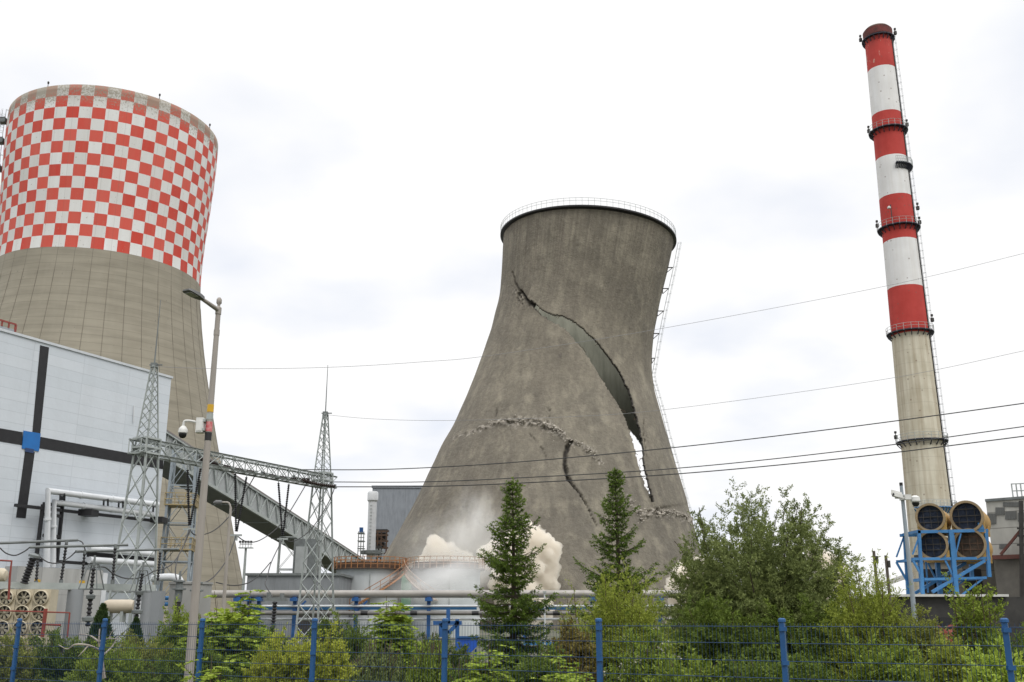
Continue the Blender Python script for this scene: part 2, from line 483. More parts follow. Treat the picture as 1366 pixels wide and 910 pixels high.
nuB, nvB = 760, 340
zt = np.linspace(0, rings[-1][2], nvB + 1)
ts = np.interp(zt, rr_[:, 2], tt); RB = ringat(ts)
thB = np.linspace(0, 2 * PI, nuB, endpoint=False)
cth, sth = np.cos(thB), np.sin(thB)
def ringpts(Rg, off=0.0):
    til = Rg[:, 4][:, None]
    r = Rg[:, 3][:, None] + off
    return np.stack([Rg[:, 0][:, None] + r * np.cos(til) * cth, Rg[:, 1][:, None] + r * sth, Rg[:, 2][:, None] + r * np.sin(til) * cth], -1)
VB = ringpts(RB)
radial = np.stack([np.broadcast_to(cth, VB.shape[:2]), np.broadcast_to(sth, VB.shape[:2]), np.zeros(VB.shape[:2])], -1).reshape(-1, 3)
Pw = VB.reshape(-1, 3); px = project(Pw); front = np.broadcast_to(sth < .05, VB.shape[:2]).reshape(-1)
jit = np.stack([vnoise(px, .5, 3) + .8 * vnoise(px, 1.5, 5), vnoise(px, .5, 4) + .8 * vnoise(px, 1.5, 6)], 1) * 1.0
U = [(703,399),(712,402),(722,412),(735,419),(750,421),(765,428),(778,438),(792,451),(806,468),(818,484),(830,503),(840,525),(846,545),(851,565),(855,582),(858,597),(859,621),(865,645),(871,664),(873,678)]
Lw = [(873,678),(868,662),(860,642),(853,621),(846.5,593),(841,574),(835,558),(827,543),(818,528),(808,513),(797,495),(786,478),(774,462),(762,448),(749,436),(736,429),(722,421),(712,412),(703,399)]
gap = U + Lw[1:-1]
sliver = [(840.5,572),(849,581),(857,593),(866,600),(874,640),(878,668),(864,656),(838,640),(832,600)]
ridge1 = [(605,582),(625,576),(645,570),(660,564),(690,561),(720,563),(735,570),(748,577),(757,588),(775,592),(790,603),(802,617)]
rw1 = [.6, 1.0, 1.6, 2.6, 4.4, 5.2, 4.6, 3.2, 2.0, 2.8, 3.2, 1.3]
ridge2 = [(838,660),(846,676),(856,685),(872,683),(890,683),(905,686),(919,692)]
rw2 = [1.0, 2.4, 4.2, 4.2, 3.2, 2.8, 2.6]
cracks = [([(761,590),(755,603),(753,620),(757,638),(766,650),(777,664),(787,682),(798,706)], [3.6,3.4,3.2,2.4,1.5,1.3,1.1,.6]),
          ([(727,542),(733,547),(733,557)], [.5,.8,.6]), ([(704,577),(715,588),(724,600),(729,610)], [.4,.6,.6,.3]),
          ([(664,545),(660,558)], [.6,.7]), ([(617,677),(632,690),(644,704),(653,716)], [.45,.65,.7,.4]),
          ([(683,362),(686,376),(692,388),(690,398)], [.8,1.2,1.8,1.5]), ([(694,388),(700,397),(706,404)], [2.0,2.6,2.2]),
          ([(858,560),(858,585),(862,612)], [.5,.6,.5])]
wear = np.zeros(len(Pw)); disp = np.zeros(len(Pw))
th_w = np.stack([Pw[:, 0], Pw[:, 1], Pw[:, 2]], 1)
disp += .16 * vnoise(th_w, .16, 11) + .05 * vnoise(th_w, .7, 12)
near = front & (px[:, 0] > 560) & (px[:, 0] < 960)
idx = np.where(near)[0]; pn = px[idx]
pj = pn + jit[idx]
dU, _ = segdist(pn, U); dL, _ = segdist(pn, Lw)
side_u = dU < dL
disp[idx] += np.where(side_u, .35 * np.exp(-dU / 22), -.35 * np.exp(-dL / 18))
for poly, w in ((ridge1, rw1), (ridge2, rw2)):
    d, ww = segdist(pj, poly, w)
    e = np.exp(-(d / ww) ** 2)
    nz = .35 + .9 * vnoise(pn, .55, 21) + .6 * vnoise(pn, 1.6, 22)
    disp[idx] += e * .75 * nz * np.minimum(1, ww / 3)
    d2, w2 = segdist(pj + np.array([0, -1.5]) + 1.2 * jit[idx], poly, w); e2 = np.exp(-(d2 / (w2 * 1.35)) ** 4)
    wear[idx] += e2 * np.clip(.55 + .9 * vnoise(pn, .8, 23) + .5 * vnoise(pn, 2.2, 24), -.5, 1)
for poly, w in cracks:
    d, ww = segdist(pj * .7 + pn * .3, poly, w)
    e = np.exp(-(d / (ww * .75)) ** 4)
    disp[idx] -= e * np.minimum(1.6, .7 * ww)
    wear[idx] -= e * np.minimum(1, ww * .5)  # cracks darkened in colour to stand for the shade inside them
# spalled patch at the head of the tear
d, _ = segdist(pj, [(688,392),(700,400),(712,406)]); e = np.exp(-(d / 5) ** 2)
nzp = vnoise(pn, 1.1, 31); disp[idx] += e * .5 * nzp; wear[idx] += e * np.clip(nzp, -.6, .5)
Pd = Pw + radial * disp[:, None]
pxd = px + jit * .8
hole = (front & inpoly(pxd, gap)) | (~front & inpoly(px + jit * .3, sliver))
hole = hole.reshape(nvB + 1, nuB)
h2 = np.roll(hole, -1, 1)
keep = ~((hole[:-1].astype(int) + hole[1:] + h2[:-1] + h2[1:]) >= 3)
CB = Vector((rings[0][0], DB, 0))
def tower_b_mat():
    m, nt, p = nodes('old_stained_concrete')
    uvn = N(nt, 'ShaderNodeUVMap').outputs[0]
    sx = N(nt, 'ShaderNodeSeparateXYZ'); nt.links.new(uvn, sx.inputs[0]); u, v = sx.outputs[0], sx.outputs[1]
    tc = N(nt, 'ShaderNodeTexCoord').outputs['Object']
    n1 = ramp(nt, noise(nt, tc, .09, 7, .62), .3, .7)
    n2 = ramp(nt, noise(nt, tc, .45, 6, .65), .3, .7)
    st = ramp(nt, noise(nt, scaled(nt, uvn, (75, .05, 1)), 1, 6, .6), .38, .68)
    st2 = ramp(nt, noise(nt, scaled(nt, uvn, (45, .02, 1)), 1, 4), .4, .62)
    c = mixc(nt, n1, (.192, .170, .134), (.285, .254, .20))
    c = mixc(nt, mth(nt, 'MULTIPLY', n2, .45), c, (.285, .262, .205))
    c = mixc(nt, mth(nt, 'MULTIPLY', st, .28), c, (.105, .092, .073))
    c = mixc(nt, mth(nt, 'MULTIPLY', st2, .42), c, (.30, .275, .21))
    blo = ramp(nt, noise(nt, scaled(nt, tc, (1, 1, .45)), .16, 7, .7), .42, .64)
    c = mixc(nt, mth(nt, 'MULTIPLY', blo, .55), c, (.115, .105, .086))
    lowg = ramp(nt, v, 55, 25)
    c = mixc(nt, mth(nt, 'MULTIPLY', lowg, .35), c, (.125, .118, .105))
    n3 = ramp(nt, noise(nt, scaled(nt, tc, (1, 1, .7)), 1.1, 8, .72), .36, .64)
    c = mixc(nt, mth(nt, 'MULTIPLY', n3, .42), c, (.095, .084, .068))
    n4 = ramp(nt, noise(nt, scaled(nt, tc, (1, 1, .6)), .28, 5, .6), .5, .68)
    c = mixc(nt, mth(nt, 'MULTIPLY', n4, .6), c, (.34, .31, .24))
    # shutter panels with slightly different tone
    cu = mth(nt, 'FLOOR', mth(nt, 'MULTIPLY', u, 72)); cv = mth(nt, 'FLOOR', mth(nt, 'MULTIPLY', v, 1 / 9.))
    cmb = N(nt, 'ShaderNodeCombineXYZ'); nt.links.new(cu, cmb.inputs[0]); nt.links.new(cv, cmb.inputs[1])
    wn = N(nt, 'ShaderNodeTexWhiteNoise'); nt.links.new(cmb.outputs[0], wn.inputs['Vector'])
    c = mixc(nt, mth(nt, 'MULTIPLY', wn.outputs['Value'], .15), c, (.12, .105, .085))
    # run-off stains below the rim
    rs_ = ramp(nt, noise(nt, scaled(nt, uvn, (200, .012, 1)), 1, 5), .42, .62)
    topf = ramp(nt, v, 62, 94)
    c = mixc(nt, mth(nt, 'MULTIPLY', mth(nt, 'MULTIPLY', rs_, topf), .42), c, (.075, .066, .054))
    # round repair patches
    vo = N(nt, 'ShaderNodeTexVoronoi'); vo.inputs['Scale'].default_value = 1; vo.inputs['Randomness'].default_value = .9
    nt.links.new(scaled(nt, uvn, (22, .075, 1)), vo.inputs['Vector'])
    pt = mth(nt, 'MULTIPLY', mth(nt, 'LESS_THAN', mth(nt, 'ADD', vo.outputs['Distance'], mth(nt, 'MULTIPLY', noise(nt, tc, 1.5, 3), .1)), .125), ramp(nt, noise(nt, scaled(nt, uvn, (9, .04, 1)), 1, 1), .45, .5))
    c = mixc(nt, mth(nt, 'MULTIPLY', pt, .5), c, (.10, .088, .08))
    # lift lines
    lf = mth(nt, 'LESS_THAN', mth(nt, 'FRACT', mth(nt, 'MULTIPLY', v, 1 / 1.3)), .1)
    c = mixc(nt, mth(nt, 'MULTIPLY', lf, .07), c, (.08, .07, .06))
    a = N(nt, 'ShaderNodeAttribute', attribute_name='wear').outputs['Fac']
    fresh = mth(nt, 'MULTIPLY', mth(nt, 'MAXIMUM', a, 0), .8)
    c = mixc(nt, fresh, c, mixc(nt, noise(nt, tc, 1.6, 5), (.30, .275, .24), (.55, .51, .45)))
    crack_shade = mth(nt, 'MULTIPLY', mth(nt, 'MAXIMUM', mth(nt, 'MULTIPLY', a, -1), 0), .9)  # negative values paint the shade inside cracks and broken hollows
    c = mixc(nt, mth(nt, 'MINIMUM', crack_shade, .9), c, mixc(nt, noise(nt, tc, 2, 4), (.02, .02, .02), (.10, .09, .08)))
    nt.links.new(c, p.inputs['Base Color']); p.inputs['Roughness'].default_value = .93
    b = N(nt, 'ShaderNodeBump'); b.inputs['Strength'].default_value = .7; b.inputs['Distance'].default_value = .5
    nt.links.new(noise(nt, tc, .9, 7, .7), b.inputs['Height']); nt.links.new(b.outputs[0], p.inputs['Normal'])
    return m
tb = thing('cooling_tower', 'cracked brown grey cooling tower breaking apart in a demolition', 'cooling tower', CB)
con_in_b = mk('inner_shell_wet_concrete', (.39, .39, .325), (.25, .255, .212), .6, .95, streak=(1, 1, .25))
con_rim = mk('broken_edge_concrete', (.12, .11, .095), (.06, .055, .05), 1.2, .95)
oB = gridmesh('shell', Pd.reshape(VB.shape), nuB, nvB, zt, keep, (tower_b_mat(), con_in_b, con_rim), tb, {'wear': wear})
sm = oB.modifiers.new('thick', 'SOLIDIFY'); sm.thickness = .6; sm.offset = -1; sm.material_offset = 1; sm.material_offset_rim = 2
# rim cornice
top = rings[-1]
def rim(r, dz, n=160):
    return [Vector((top[0] + r * math.cos(top[4]) * math.cos(a), top[1] + r * math.sin(a), top[2] + r * math.sin(top[4]) * math.cos(a) + dz)) for a in np.linspace(0, 2 * PI, n, endpoint=False)]
n = 160; cm = MB(); lay = [rim(top[3] - .3, -.25), rim(top[3] + .85, .1), rim(top[3] + .85, .5), rim(top[3] - .7, .5), rim(top[3] - .7, -.25)]
for l in lay: cm.v += l
for i in range(5):
    for k in range(n):
        a, b = i * n, ((i + 1) % 5) * n; k2 = (k + 1) % n
        cm.f.append((a + k, a + k2, b + k2, b + k))
cm.build('rim_cornice', M['black'], tb, True)
rl = MB(); NP = 96
for h in (1.9, 2.6):
    q = rim(top[3] + .75, h - .2, 200); rl.tube(q + [q[0]], .045, 4, False)
for p0, p1 in zip(rim(top[3] + .75, .4, NP), rim(top[3] + .75, 2.45, NP)): rl.bar(p0, p1, .075)
rl.build('rim_railing', M['galv'], tb)
# ladder on the right flank
lpx = [(906,324),(900,356),(892,392),(885,425),(879,456),(874,486),(871.5,503),(876,521),(885,553),(893,585),(902,617),(911,652),(922,690),(934,727),(944,765)]
lp = [at(x - 1.5, y, DB - 4) for x, y in lpx]; lp = catmull(lp, 3)
lad = MB(); ladder(lad, lp, Vector((1, -.15, 0)).normalized(), Vector((.15, 1, 0)).normalized(), .9, .9, .9, .035, 1.8)
lo = lad.build('ladder', M['galv'], tb)
for (x, y), xs in zip([(898.5,357),(893,385),(886.5,415),(880.5,445),(875,478)], (890, 885, 878, 872.5, 870.5)):
    p0 = at(x - 1, y, DB - 4); p1 = at(xs - 1, y, DB - 4); p2 = at(xs - 1, y + 7, DB - 4)
    br = MB(); br.bar(p0, p1, .22); br.bar(p0, p2, .16); br.bar(p1, p2, .16)
    br.build('ladder_bracket', M['dark'], tb)
rbar = MB(); rg = random.Random(9)
def shell_pt(x, y):
    d = np.hypot(px[:, 0] - x, px[:, 1] - y); d[~front] = 1e9
    i = int(np.argmin(d)); return Vector(Pd[i]), Vector(radial[i])
for k in range(34):
    poly = U if rg.random() < .6 else Lw; i = rg.randrange(1, len(poly) - 2); f = rg.random()
    x = poly[i][0] + (poly[i+1][0] - poly[i][0]) * f; y = poly[i][1] + (poly[i+1][1] - poly[i][1]) * f
    p, nr = shell_pt(x + (1.5 if poly is U else -1.5), y); sx_ = -1 if poly is U else 1
    p = p - nr * .3; l = rg.uniform(.6, 1.9)
    rbar.tube([p, p + Vector((sx_ * l * .5, rg.uniform(-.2, .2), rg.uniform(-.3, .1))), p + Vector((sx_ * l * rg.uniform(.6, 1), rg.uniform(-.3, .3), -l * rg.uniform(.2, .9)))], .05, 4)
rbar.build('bent_reinforcement', M['rust'], tb)['kind'] = 'stuff'
# crushed rubble along the buckling seams
rb = MB(); rg = random.Random(5)
def shell_front(x, y):
    d = np.hypot(px[:, 0] - x, px[:, 1] - y); d[~front] = 1e9
    i = int(np.argmin(d)); return Vector(Pd[i]), Vector(radial[i])
for poly, w, cnt in ((ridge1, rw1, 360), (ridge2, rw2, 190)):
    for k in range(cnt):
        s = rg.uniform(0, len(poly) - 1.001); i = int(s); f = s - i
        ww = w[i] + (w[i+1] - w[i]) * f
        x = poly[i][0] + (poly[i+1][0] - poly[i][0]) * f + rg.gauss(0, .35 * ww); y = poly[i][1] + (poly[i+1][1] - poly[i][1]) * f + rg.gauss(.15 * ww, .8 * ww)
        p, nrm = shell_front(x, y)
        rb.chunk(p + nrm * rg.uniform(-.1, .5), rg.choice((.05, .06, .07, .09, .12, .16, .3)) * min(1.3, ww / 2.6), rg)
for k in range(70):       # debris falling off below the seams
    poly = rg.choice((ridge1, ridge2)); i = rg.randrange(len(poly) - 1); f = rg.random()
    x = poly[i][0] + (poly[i+1][0] - poly[i][0]) * f; y = poly[i][1] + (poly[i+1][1] - poly[i][1]) * f + abs(rg.gauss(0, 9))
    p, nrm = shell_front(x, y); rb.chunk(p + nrm * rg.uniform(.6, 2.5), rg.uniform(.08, .22), rg)
ro = rb.build('crushed_concrete', mk('fresh_broken_concrete', (.52, .48, .42), (.30, .275, .235), .8, .95), tb)
ro['kind'] = 'stuff'
# ------------------------------------------------------------------ striped chimney
DC = 198.0; AC = R_(22.3)
CC = Vector((DC * math.sin(AC), DC * math.cos(AC), 0))
def chz(x, y, near=2.8):
    d = ray(x, y); return HC + d.z / math.hypot(d.x, d.y) * (DC - near)
HT = chz(1168, 33)
axis_x = lambda y: 1168 + (y - 35) * .1128
bands = [86, 146, 205.5, 258, 317, 380, 443]
bz = [chz(axis_x(y), y, 3) for y in bands]
rtop = 36.5 / FPX * (ray(1168, 40).length) * DC / math.hypot(ray(1168,40).x, ray(1168,40).y) / 2 / 1.04
rtop = 2.6; rbase = 4.2
def rC(z): return rbase + (rtop - rbase) * min(1, z / HT) ** .85
def chimney_mat():
    m, nt, p = nodes('striped_chimney')
    tc = N(nt, 'ShaderNodeTexCoord').outputs['Object']
    s = N(nt, 'ShaderNodeSeparateXYZ'); nt.links.new(tc, s.inputs[0]); z = s.outputs[2]
    st = ramp(nt, noise(nt, scaled(nt, tc, (1.1, 1.1, .05)), 1.3, 6), .4, .68)
    bl = ramp(nt, noise(nt, tc, .35, 5), .35, .65)
    con = mixc(nt, bl, (.53, .495, .39), (.63, .59, .48))
    con = mixc(nt, mth(nt, 'MULTIPLY', st, .5), con, (.27, .20, .12))
    ring = mth(nt, 'LESS_THAN', mth(nt, 'FRACT', mth(nt, 'MULTIPLY', z, 1 / 2.5)), .035)
    con = mixc(nt, mth(nt, 'MULTIPLY', ring, .22), con, (.15, .13, .1))
    red = mixc(nt, bl, (.42, .038, .03), (.49, .055, .045)); red = mixc(nt, mth(nt, 'MULTIPLY', st, .2), red, (.30, .03, .025))
    wht = mixc(nt, bl, (.70, .70, .70), (.77, .77, .77)); wht = mixc(nt, mth(nt, 'MULTIPLY', st, .25), wht, (.5, .46, .40))
    c = con; cur = None
    for i, zb in enumerate(reversed(bz)):        # from the lowest boundary up
        c = mixc(nt, mth(nt, 'GREATER_THAN', z, zb), c, red if i % 2 == 0 else wht)
    # peeled flakes on the topmost band
    fl = mth(nt, 'MULTIPLY', mth(nt, 'GREATER_THAN', noise(nt, scaled(nt, tc, (1, 1, .22)), 1.3, 6, .7), .60), mth(nt, 'GREATER_THAN', z, bz[0] + 1))
    c = mixc(nt, mth(nt, 'MULTIPLY', fl, .5), c, (.60, .45, .36))
    top_ = ramp(nt, z, HT - 5, HT - .5)
    c = mixc(nt, mth(nt, 'MULTIPLY', mth(nt, 'MULTIPLY', top_, st), .8), c, (.07, .03, .03))
    vo = N(nt, 'ShaderNodeTexVoronoi'); vo.inputs['Scale'].default_value = .75; nt.links.new(tc, vo.inputs['Vector'])
    c = mixc(nt, mth(nt, 'MULTIPLY', mth(nt, 'LESS_THAN', vo.outputs['Distance'], .12), .5), c, (.15, .09, .07))
    nt.links.new(c, p.inputs['Base Color']); p.inputs['Roughness'].default_value = .85
    return m
ch = thing('chimney', 'tall tapering chimney with red and white bands above bare concrete', 'chimney', CC)
mb = MB(); zs_ = np.linspace(0, HT, 40)
mb.lathe([(rC(z), z) for z in zs_] + [(rC(HT) - .35, HT), (rC(HT) - .35, HT - 3)], CC, 56)
mb.build('shaft', chimney_mat(), ch, True)
MB().lathe([(rtop + .05, HT - 1.9), (rtop + .28, HT - 1.7), (rtop + .28, HT - .2), (rtop + .02, HT + .02)], CC, 56, closed=True).build('crown_collar', mk('sooty_red', (.16, .035, .03), (.07, .025, .022), 1.2, .8), ch, True)
MB().lathe([(rtop - .35, HT - .05), (rtop + .1, HT + .05), (rtop - .3, HT + .5), (rtop - .6, HT + .2)], CC, 40, closed=True).build('mouth_ring', M['rust'], ch, True)
def platform(y, full=True, a0=0, a1=2 * PI, w=.85, mat='dark', rail=True):
    zz = chz(axis_x(y), y, 3.6); r = rC(zz); t = MB(); n = 40
    A = np.linspace(a0, a1, n + 1)
    P = lambda rr, a, h: Vector((CC.x + rr * math.cos(a), CC.y + rr * math.sin(a), zz + h))
    for i in range(n):
        a, b = A[i], A[i+1]
        t.slab([P(r + .02, a, 0), P(r + w, a, 0), P(r + w, b, 0), P(r + .02, b, 0)], (0, 0, -.17))
    for k in range(0, n, 2):
        t.bar(P(r + w * .9, A[k], -.3), P(r + .05, A[k], -1.1), .14)
    o = t.build('platform', M[mat], ch)
    if rail:
        rl = MB()
        for h in (.55, 1.1): rl.tube([P(r + w, a, h) for a in A], .035, 4, False)
        for k in range(0, n + 1, 2): rl.bar(P(r + w, A[k], -.2), P(r + w, A[k], 1.1), .06)
        rl.build('railing', M['galv'], o)
    return zz
M['platform'] = mk('platform_blue_grey', (.045, .05, .075), (.025, .028, .045), 1, .6)
for y in (166, 297, 438.5, 585): platform(y, mat='platform')
platform(42, mat='platform', rail=False, w=.6)
platform(216, a0=-PI * .55, a1=.35, mat='platform'); platform(676, a0=-PI * .8, a1=.3, mat='light_blue')
la = AC * -1 + R_(-2)          # azimuth of the ladder: right flank as seen from the street
outc = Vector((math.cos(la), math.sin(la), 0)); sidec = Vector((-math.sin(la), math.cos(la), 0))
lad = MB(); lp = [Vector((CC.x, CC.y, z)) + outc * (rC(z) + .18) for z in np.arange(4, HT, 3.0)]
ladder(lad, lp, outc, sidec, .6, .55, .6, .028, 1.4)
for p in lp: lad.bar(p, p - outc * .4, .12)
lad.build('ladder', M['galv_dark'], ch)
cb = MB(); cb.tube([Vector((CC.x, CC.y, z)) + (outc - sidec * .25).normalized() * (rC(z) + .1) for z in np.arange(1, HT - 1, 4.)], .13, 5)
cb.build('cable_duct', M['dark'], ch)
for y, sgn in ((163, -1), (163, 1), (291, -1), (294, 1), (40, -1), (40, 1), (425, 1), (275, 1), (578, -1)):
    zz = chz(axis_x(y), y); r = rC(zz) + .75
    a = la if sgn > 0 else la + PI + R_(4)
    q = Vector((CC.x + r * math.cos(a), CC.y + r * math.sin(a), zz))
    t = MB(); t.box(q, (.5, .5, .7)); t.bar(q, q + Vector((0, 0, .9)), .1); t.box(q + Vector((0, 0, .9)), (.35, .35, .4)); t.build('warning_lamp', M['dark'], ch)
q = at(1186, 277, (CC.y - 3.4)); MB().lathe([(.05, -.25), (.3, -.2), (.34, .1), (.1, .3)], q, 10).build('floodlight', M['white_plastic'], ch)
t = MB(); t.bar(q + Vector((.5, .4, -2.6)), q + Vector((.5, .4, .8)), .14); t.bar(q, q + Vector((.5, .4, 0)), .1); t.build('lamp_bracket', M['dark'], ch)

# ------------------------------------------------------------------ white plant hall on the left
WP = at(228.5, 505, 100.0); WP.z = 0
wd = Vector((.4478, .8941, 0)); wn_ = Vector((.8941, -.4478, 0))
HW = at(228.5, 505, 100.0).z
def wall_pt(x, y, off=0.0):
    d = ray(x, y); o = Vector((0, 0, HC)); P0 = WP + wn_ * off
    return o + d * ((P0 - o).dot(wn_) / d.dot(wn_))
def wall_mat():
    m, nt, p = nodes('white_metal_panels')
    tc = N(nt, 'ShaderNodeTexCoord').outputs['Object']
    s = N(nt, 'ShaderNodeSeparateXYZ'); nt.links.new(tc, s.inputs[0])
    al = mth(nt, 'ADD', mth(nt, 'MULTIPLY', s.outputs[0], wd.x), mth(nt, 'MULTIPLY', s.outputs[1], wd.y))
    z = s.outputs[2]
    fz = mth(nt, 'LESS_THAN', mth(nt, 'FRACT', mth(nt, 'MULTIPLY', z, 1 / .95)), .055)
    fx = mth(nt, 'LESS_THAN', mth(nt, 'FRACT', mth(nt, 'MULTIPLY', al, 1 / 5.4)), .010)
    ln = mth(nt, 'MAXIMUM', fz, fx)
    cmb = N(nt, 'ShaderNodeCombineXYZ')
    nt.links.new(mth(nt, 'FLOOR', mth(nt, 'MULTIPLY', al, 1 / 5.4)), cmb.inputs[0]); nt.links.new(mth(nt, 'FLOOR', mth(nt, 'MULTIPLY', z, 1 / .95)), cmb.inputs[1])
    wn = N(nt, 'ShaderNodeTexWhiteNoise'); nt.links.new(cmb.outputs[0], wn.inputs['Vector'])
    c = mixc(nt, wn.outputs['Value'], (.565, .61, .655), (.605, .645, .69))
    c = mixc(nt, mth(nt, 'MULTIPLY', ramp(nt, noise(nt, scaled(nt, tc, (1, 1, .08)), .8, 5), .45, .7), .12), c, (.36, .37, .38))
    c = mixc(nt, mth(nt, 'MULTIPLY', ln, .3), c, (.30, .33, .36))
    nt.links.new(c, p.inputs['Base Color']); p.inputs['Roughness'].default_value = .5; p.inputs['Specular IOR Level'].default_value = .3
    b = N(nt, 'ShaderNodeBump'); b.inputs['Strength'].default_value = .25; b.inputs['Distance'].default_value = .15
    nt.links.new(mth(nt, 'ADD', noise(nt, tc, .7, 3), mth(nt, 'MULTIPLY', wn.outputs['Value'], .4)), b.inputs['Height']); nt.links.new(b.outputs[0], p.inputs['Normal'])
    return m
wh = thing('plant_hall', 'white metal clad power plant hall with black stripes and a blue square', 'industrial building', WP)
A0 = WP - wd * 70; back = -wn_ * 45
MB().slab([A0, WP, WP + back, A0 + back], (0, 0, HW)).build('wall', wall_mat(), wh)
MB().slab([A0 + wn_ * .12 + Vector((0,0,HW)), WP + wn_ * .12 + wd * .12 + Vector((0,0,HW)), WP + wd * .12 + back + Vector((0,0,HW)), A0 + back + Vector((0,0,HW))], (0, 0, .22)).build('roof_flashing', mk('pale_flashing', (.62, .65, .68), (.5, .53, .56), 1, .5), wh)
def wslab(pix, off, th):
    P = [wall_pt(x, y, off) for x, y in pix]
    return MB().slab(P, wn_ * th)
wslab([(53.5,460.6),(65.2,463.6),(53.5,579),(43,577.3)], .004, .03).build('vertical_stripe', M['black'], wh)
wslab([(33.4,601),(46.2,603),(34,691.5),(21.3,690.5)], .004, .03).build('vertical_stripe', M['black'], wh)
wslab([(-60,561),(30,576.6),(30,594),(-60,579)], .004, .03).build('horizontal_stripe', M['black'], wh)
wslab([(54,582.9),(217.6,613),(217.3,626),(52.5,598)], .004, .03).build('horizontal_stripe', M['black'], wh)
wslab([(31.3,574.5),(53.8,578.4),(51.5,602.4),(29,598.2)], .03, .05).build('blue_panel', mk('bright_blue_panel', (.01, .15, .46), (.01, .13, .40), 1, .45), wh)
wslab([(33.8,597.2),(45.5,599.4),(44.5,604.6),(33,602.4)], .075, .01).build('dark_blue_shade_strip', mk('shade_strip_blue', (.02, .045, .12), (.03, .06, .16), 6, .5), wh)  # added strip; its dark blue stands in for shade at the panel foot
t = MB(); t.tube([wall_pt(178.5,541,.1), wall_pt(177.8,563,.1)], .06, 5); t.build('vent_rod', M['white_pipe'], wh)
# pipes along the wall, on a black steel frame
def wpipe(pix, off, r, name='wall_pipe', mat='white_pipe', collars=True):
    P = [wall_pt(x, y, off) for x, y in pix]
    mb = MB(); mb.tube(P, r, 14)
    if collars:
        for i in range(len(P) - 1):
            d = (P[i+1] - P[i]); Ln = d.length; k = max(1, int(Ln / 3.2))
            for q in range(1, k + 1):
                c0 = P[i] + d * (q / (k + .6)); e = d.normalized() * .09
                mb.tube([c0 - e, c0 + e], r * 1.07, 14)
    return mb.build(name, M[mat], wh, True)
wpipe([(62,757),(64.2,655),(210,673.5)], 1.6, .30); wpipe([(70,757),(72.3,670),(204,686.5)], 1.2, .28)
wpipe([(119,732),(206,739.5)], 1.5, .26); wpipe([(119,747),(206,753)], 1.5, .30)
wpipe([(140,786),(206,788)], 1.5, .28)
fr = MB()
for a, b in (((57.5,673),(48,748)),((84.5,662),(76,748)),((58,672),(84,675)),((60,686),(82,689)),((58,714),(80,716)),((20,674),(216,696)),((53,747.5),(131,753)),((116,738),(208,746)),((117,741),(207,749))):
    fr.bar(wall_pt(*a, .8), wall_pt(*b, .8), .26)
for x in (80, 138, 158, 204):
    y = 655 + (x - 64) * .127; fr.tube([wall_pt(x, y + 12, 1.0), wall_pt(x + .5, y + 3, 1.9), wall_pt(x + 6, y + 2, 1.9), wall_pt(x + 6, y + 12, 1.0)], .09, 5)
for x, y in ((118,684.5),(212,694)): fr.box(wall_pt(x, y, .9), (1.2, 1.6, .55))
fr.build('pipe_frame', M['black'], wh)
# red railed plant piece on the roof
rq = wall_pt(8, 442, -4)
rt = thing('roof_unit', 'small grey roof unit with red rail on the white hall roof', 'roof unit', rq)
b0 = wall_pt(-10, 455, -3); b0.z = HW + .3
t = MB(); t.slab([b0, b0 + wd * 2.0, b0 + wd * 2.0 - wn_ * 3, b0 - wn_ * 3], (0, 0, 1.1)); t.build('housing', M['grey_sheet'], rt)
t = MB(); u0 = Vector((0, 0, 1.1))
for k in range(4):
    f = b0 + wd * (k * .68); t.bar(f + u0, f + u0 + Vector((0, 0, .5)), .12)
t.bar(b0 + u0 + Vector((0,0,.5)), b0 + wd * 2.05 + u0 + Vector((0,0,.5)), .14); t.bar(b0 + wd * 2.05, b0 + wd * 2.05 + u0 + Vector((0,0,.5)), .16)
t.build('rail', M['red_pipe'], rt)
# lower grey concrete annex in front of the hall
def panel_mat(name, c1, c2, pw, ph, lw=.03):
    m, nt, p = nodes(name)
    tc = N(nt, 'ShaderNodeTexCoord').outputs['Object']
    s = N(nt, 'ShaderNodeSeparateXYZ'); nt.links.new(tc, s.inputs[0])
    al = mth(nt, 'ADD', mth(nt, 'MULTIPLY', s.outputs[0], .55), mth(nt, 'MULTIPLY', s.outputs[1], .83)); z = s.outputs[2]
    ln = mth(nt, 'MAXIMUM', mth(nt, 'LESS_THAN', mth(nt, 'FRACT', mth(nt, 'DIVIDE', z, ph)), lw), mth(nt, 'LESS_THAN', mth(nt, 'FRACT', mth(nt, 'DIVIDE', al, pw)), lw * .6))
    cmb = N(nt, 'ShaderNodeCombineXYZ')
    nt.links.new(mth(nt, 'FLOOR', mth(nt, 'DIVIDE', al, pw)), cmb.inputs[0]); nt.links.new(mth(nt, 'FLOOR', mth(nt, 'DIVIDE', z, ph)), cmb.inputs[1])
    wn = N(nt, 'ShaderNodeTexWhiteNoise'); nt.links.new(cmb.outputs[0], wn.inputs['Vector'])
    c = mixc(nt, wn.outputs['Value'], c1, c2)
    c = mixc(nt, mth(nt, 'MULTIPLY', ramp(nt, noise(nt, scaled(nt, tc, (1, 1, .25)), 1.2, 6), .4, .7), .45), c, tuple(x * .5 for x in c1))
    c = mixc(nt, mth(nt, 'MULTIPLY', ln, .6), c, (.06, .055, .05))
    nt.links.new(c, p.inputs['Base Color']); p.inputs['Roughness'].default_value = .9
    return m
ax = thing('annex_wall', 'low grey concrete wall in front of the white hall, behind the bus bars', 'wall', at(80, 830, 74))
a = wall_pt(24, 757, 5); b = wall_pt(138, 757, 5); a.z = b.z = 0
hz_ = wall_pt(60, 757, 5).z
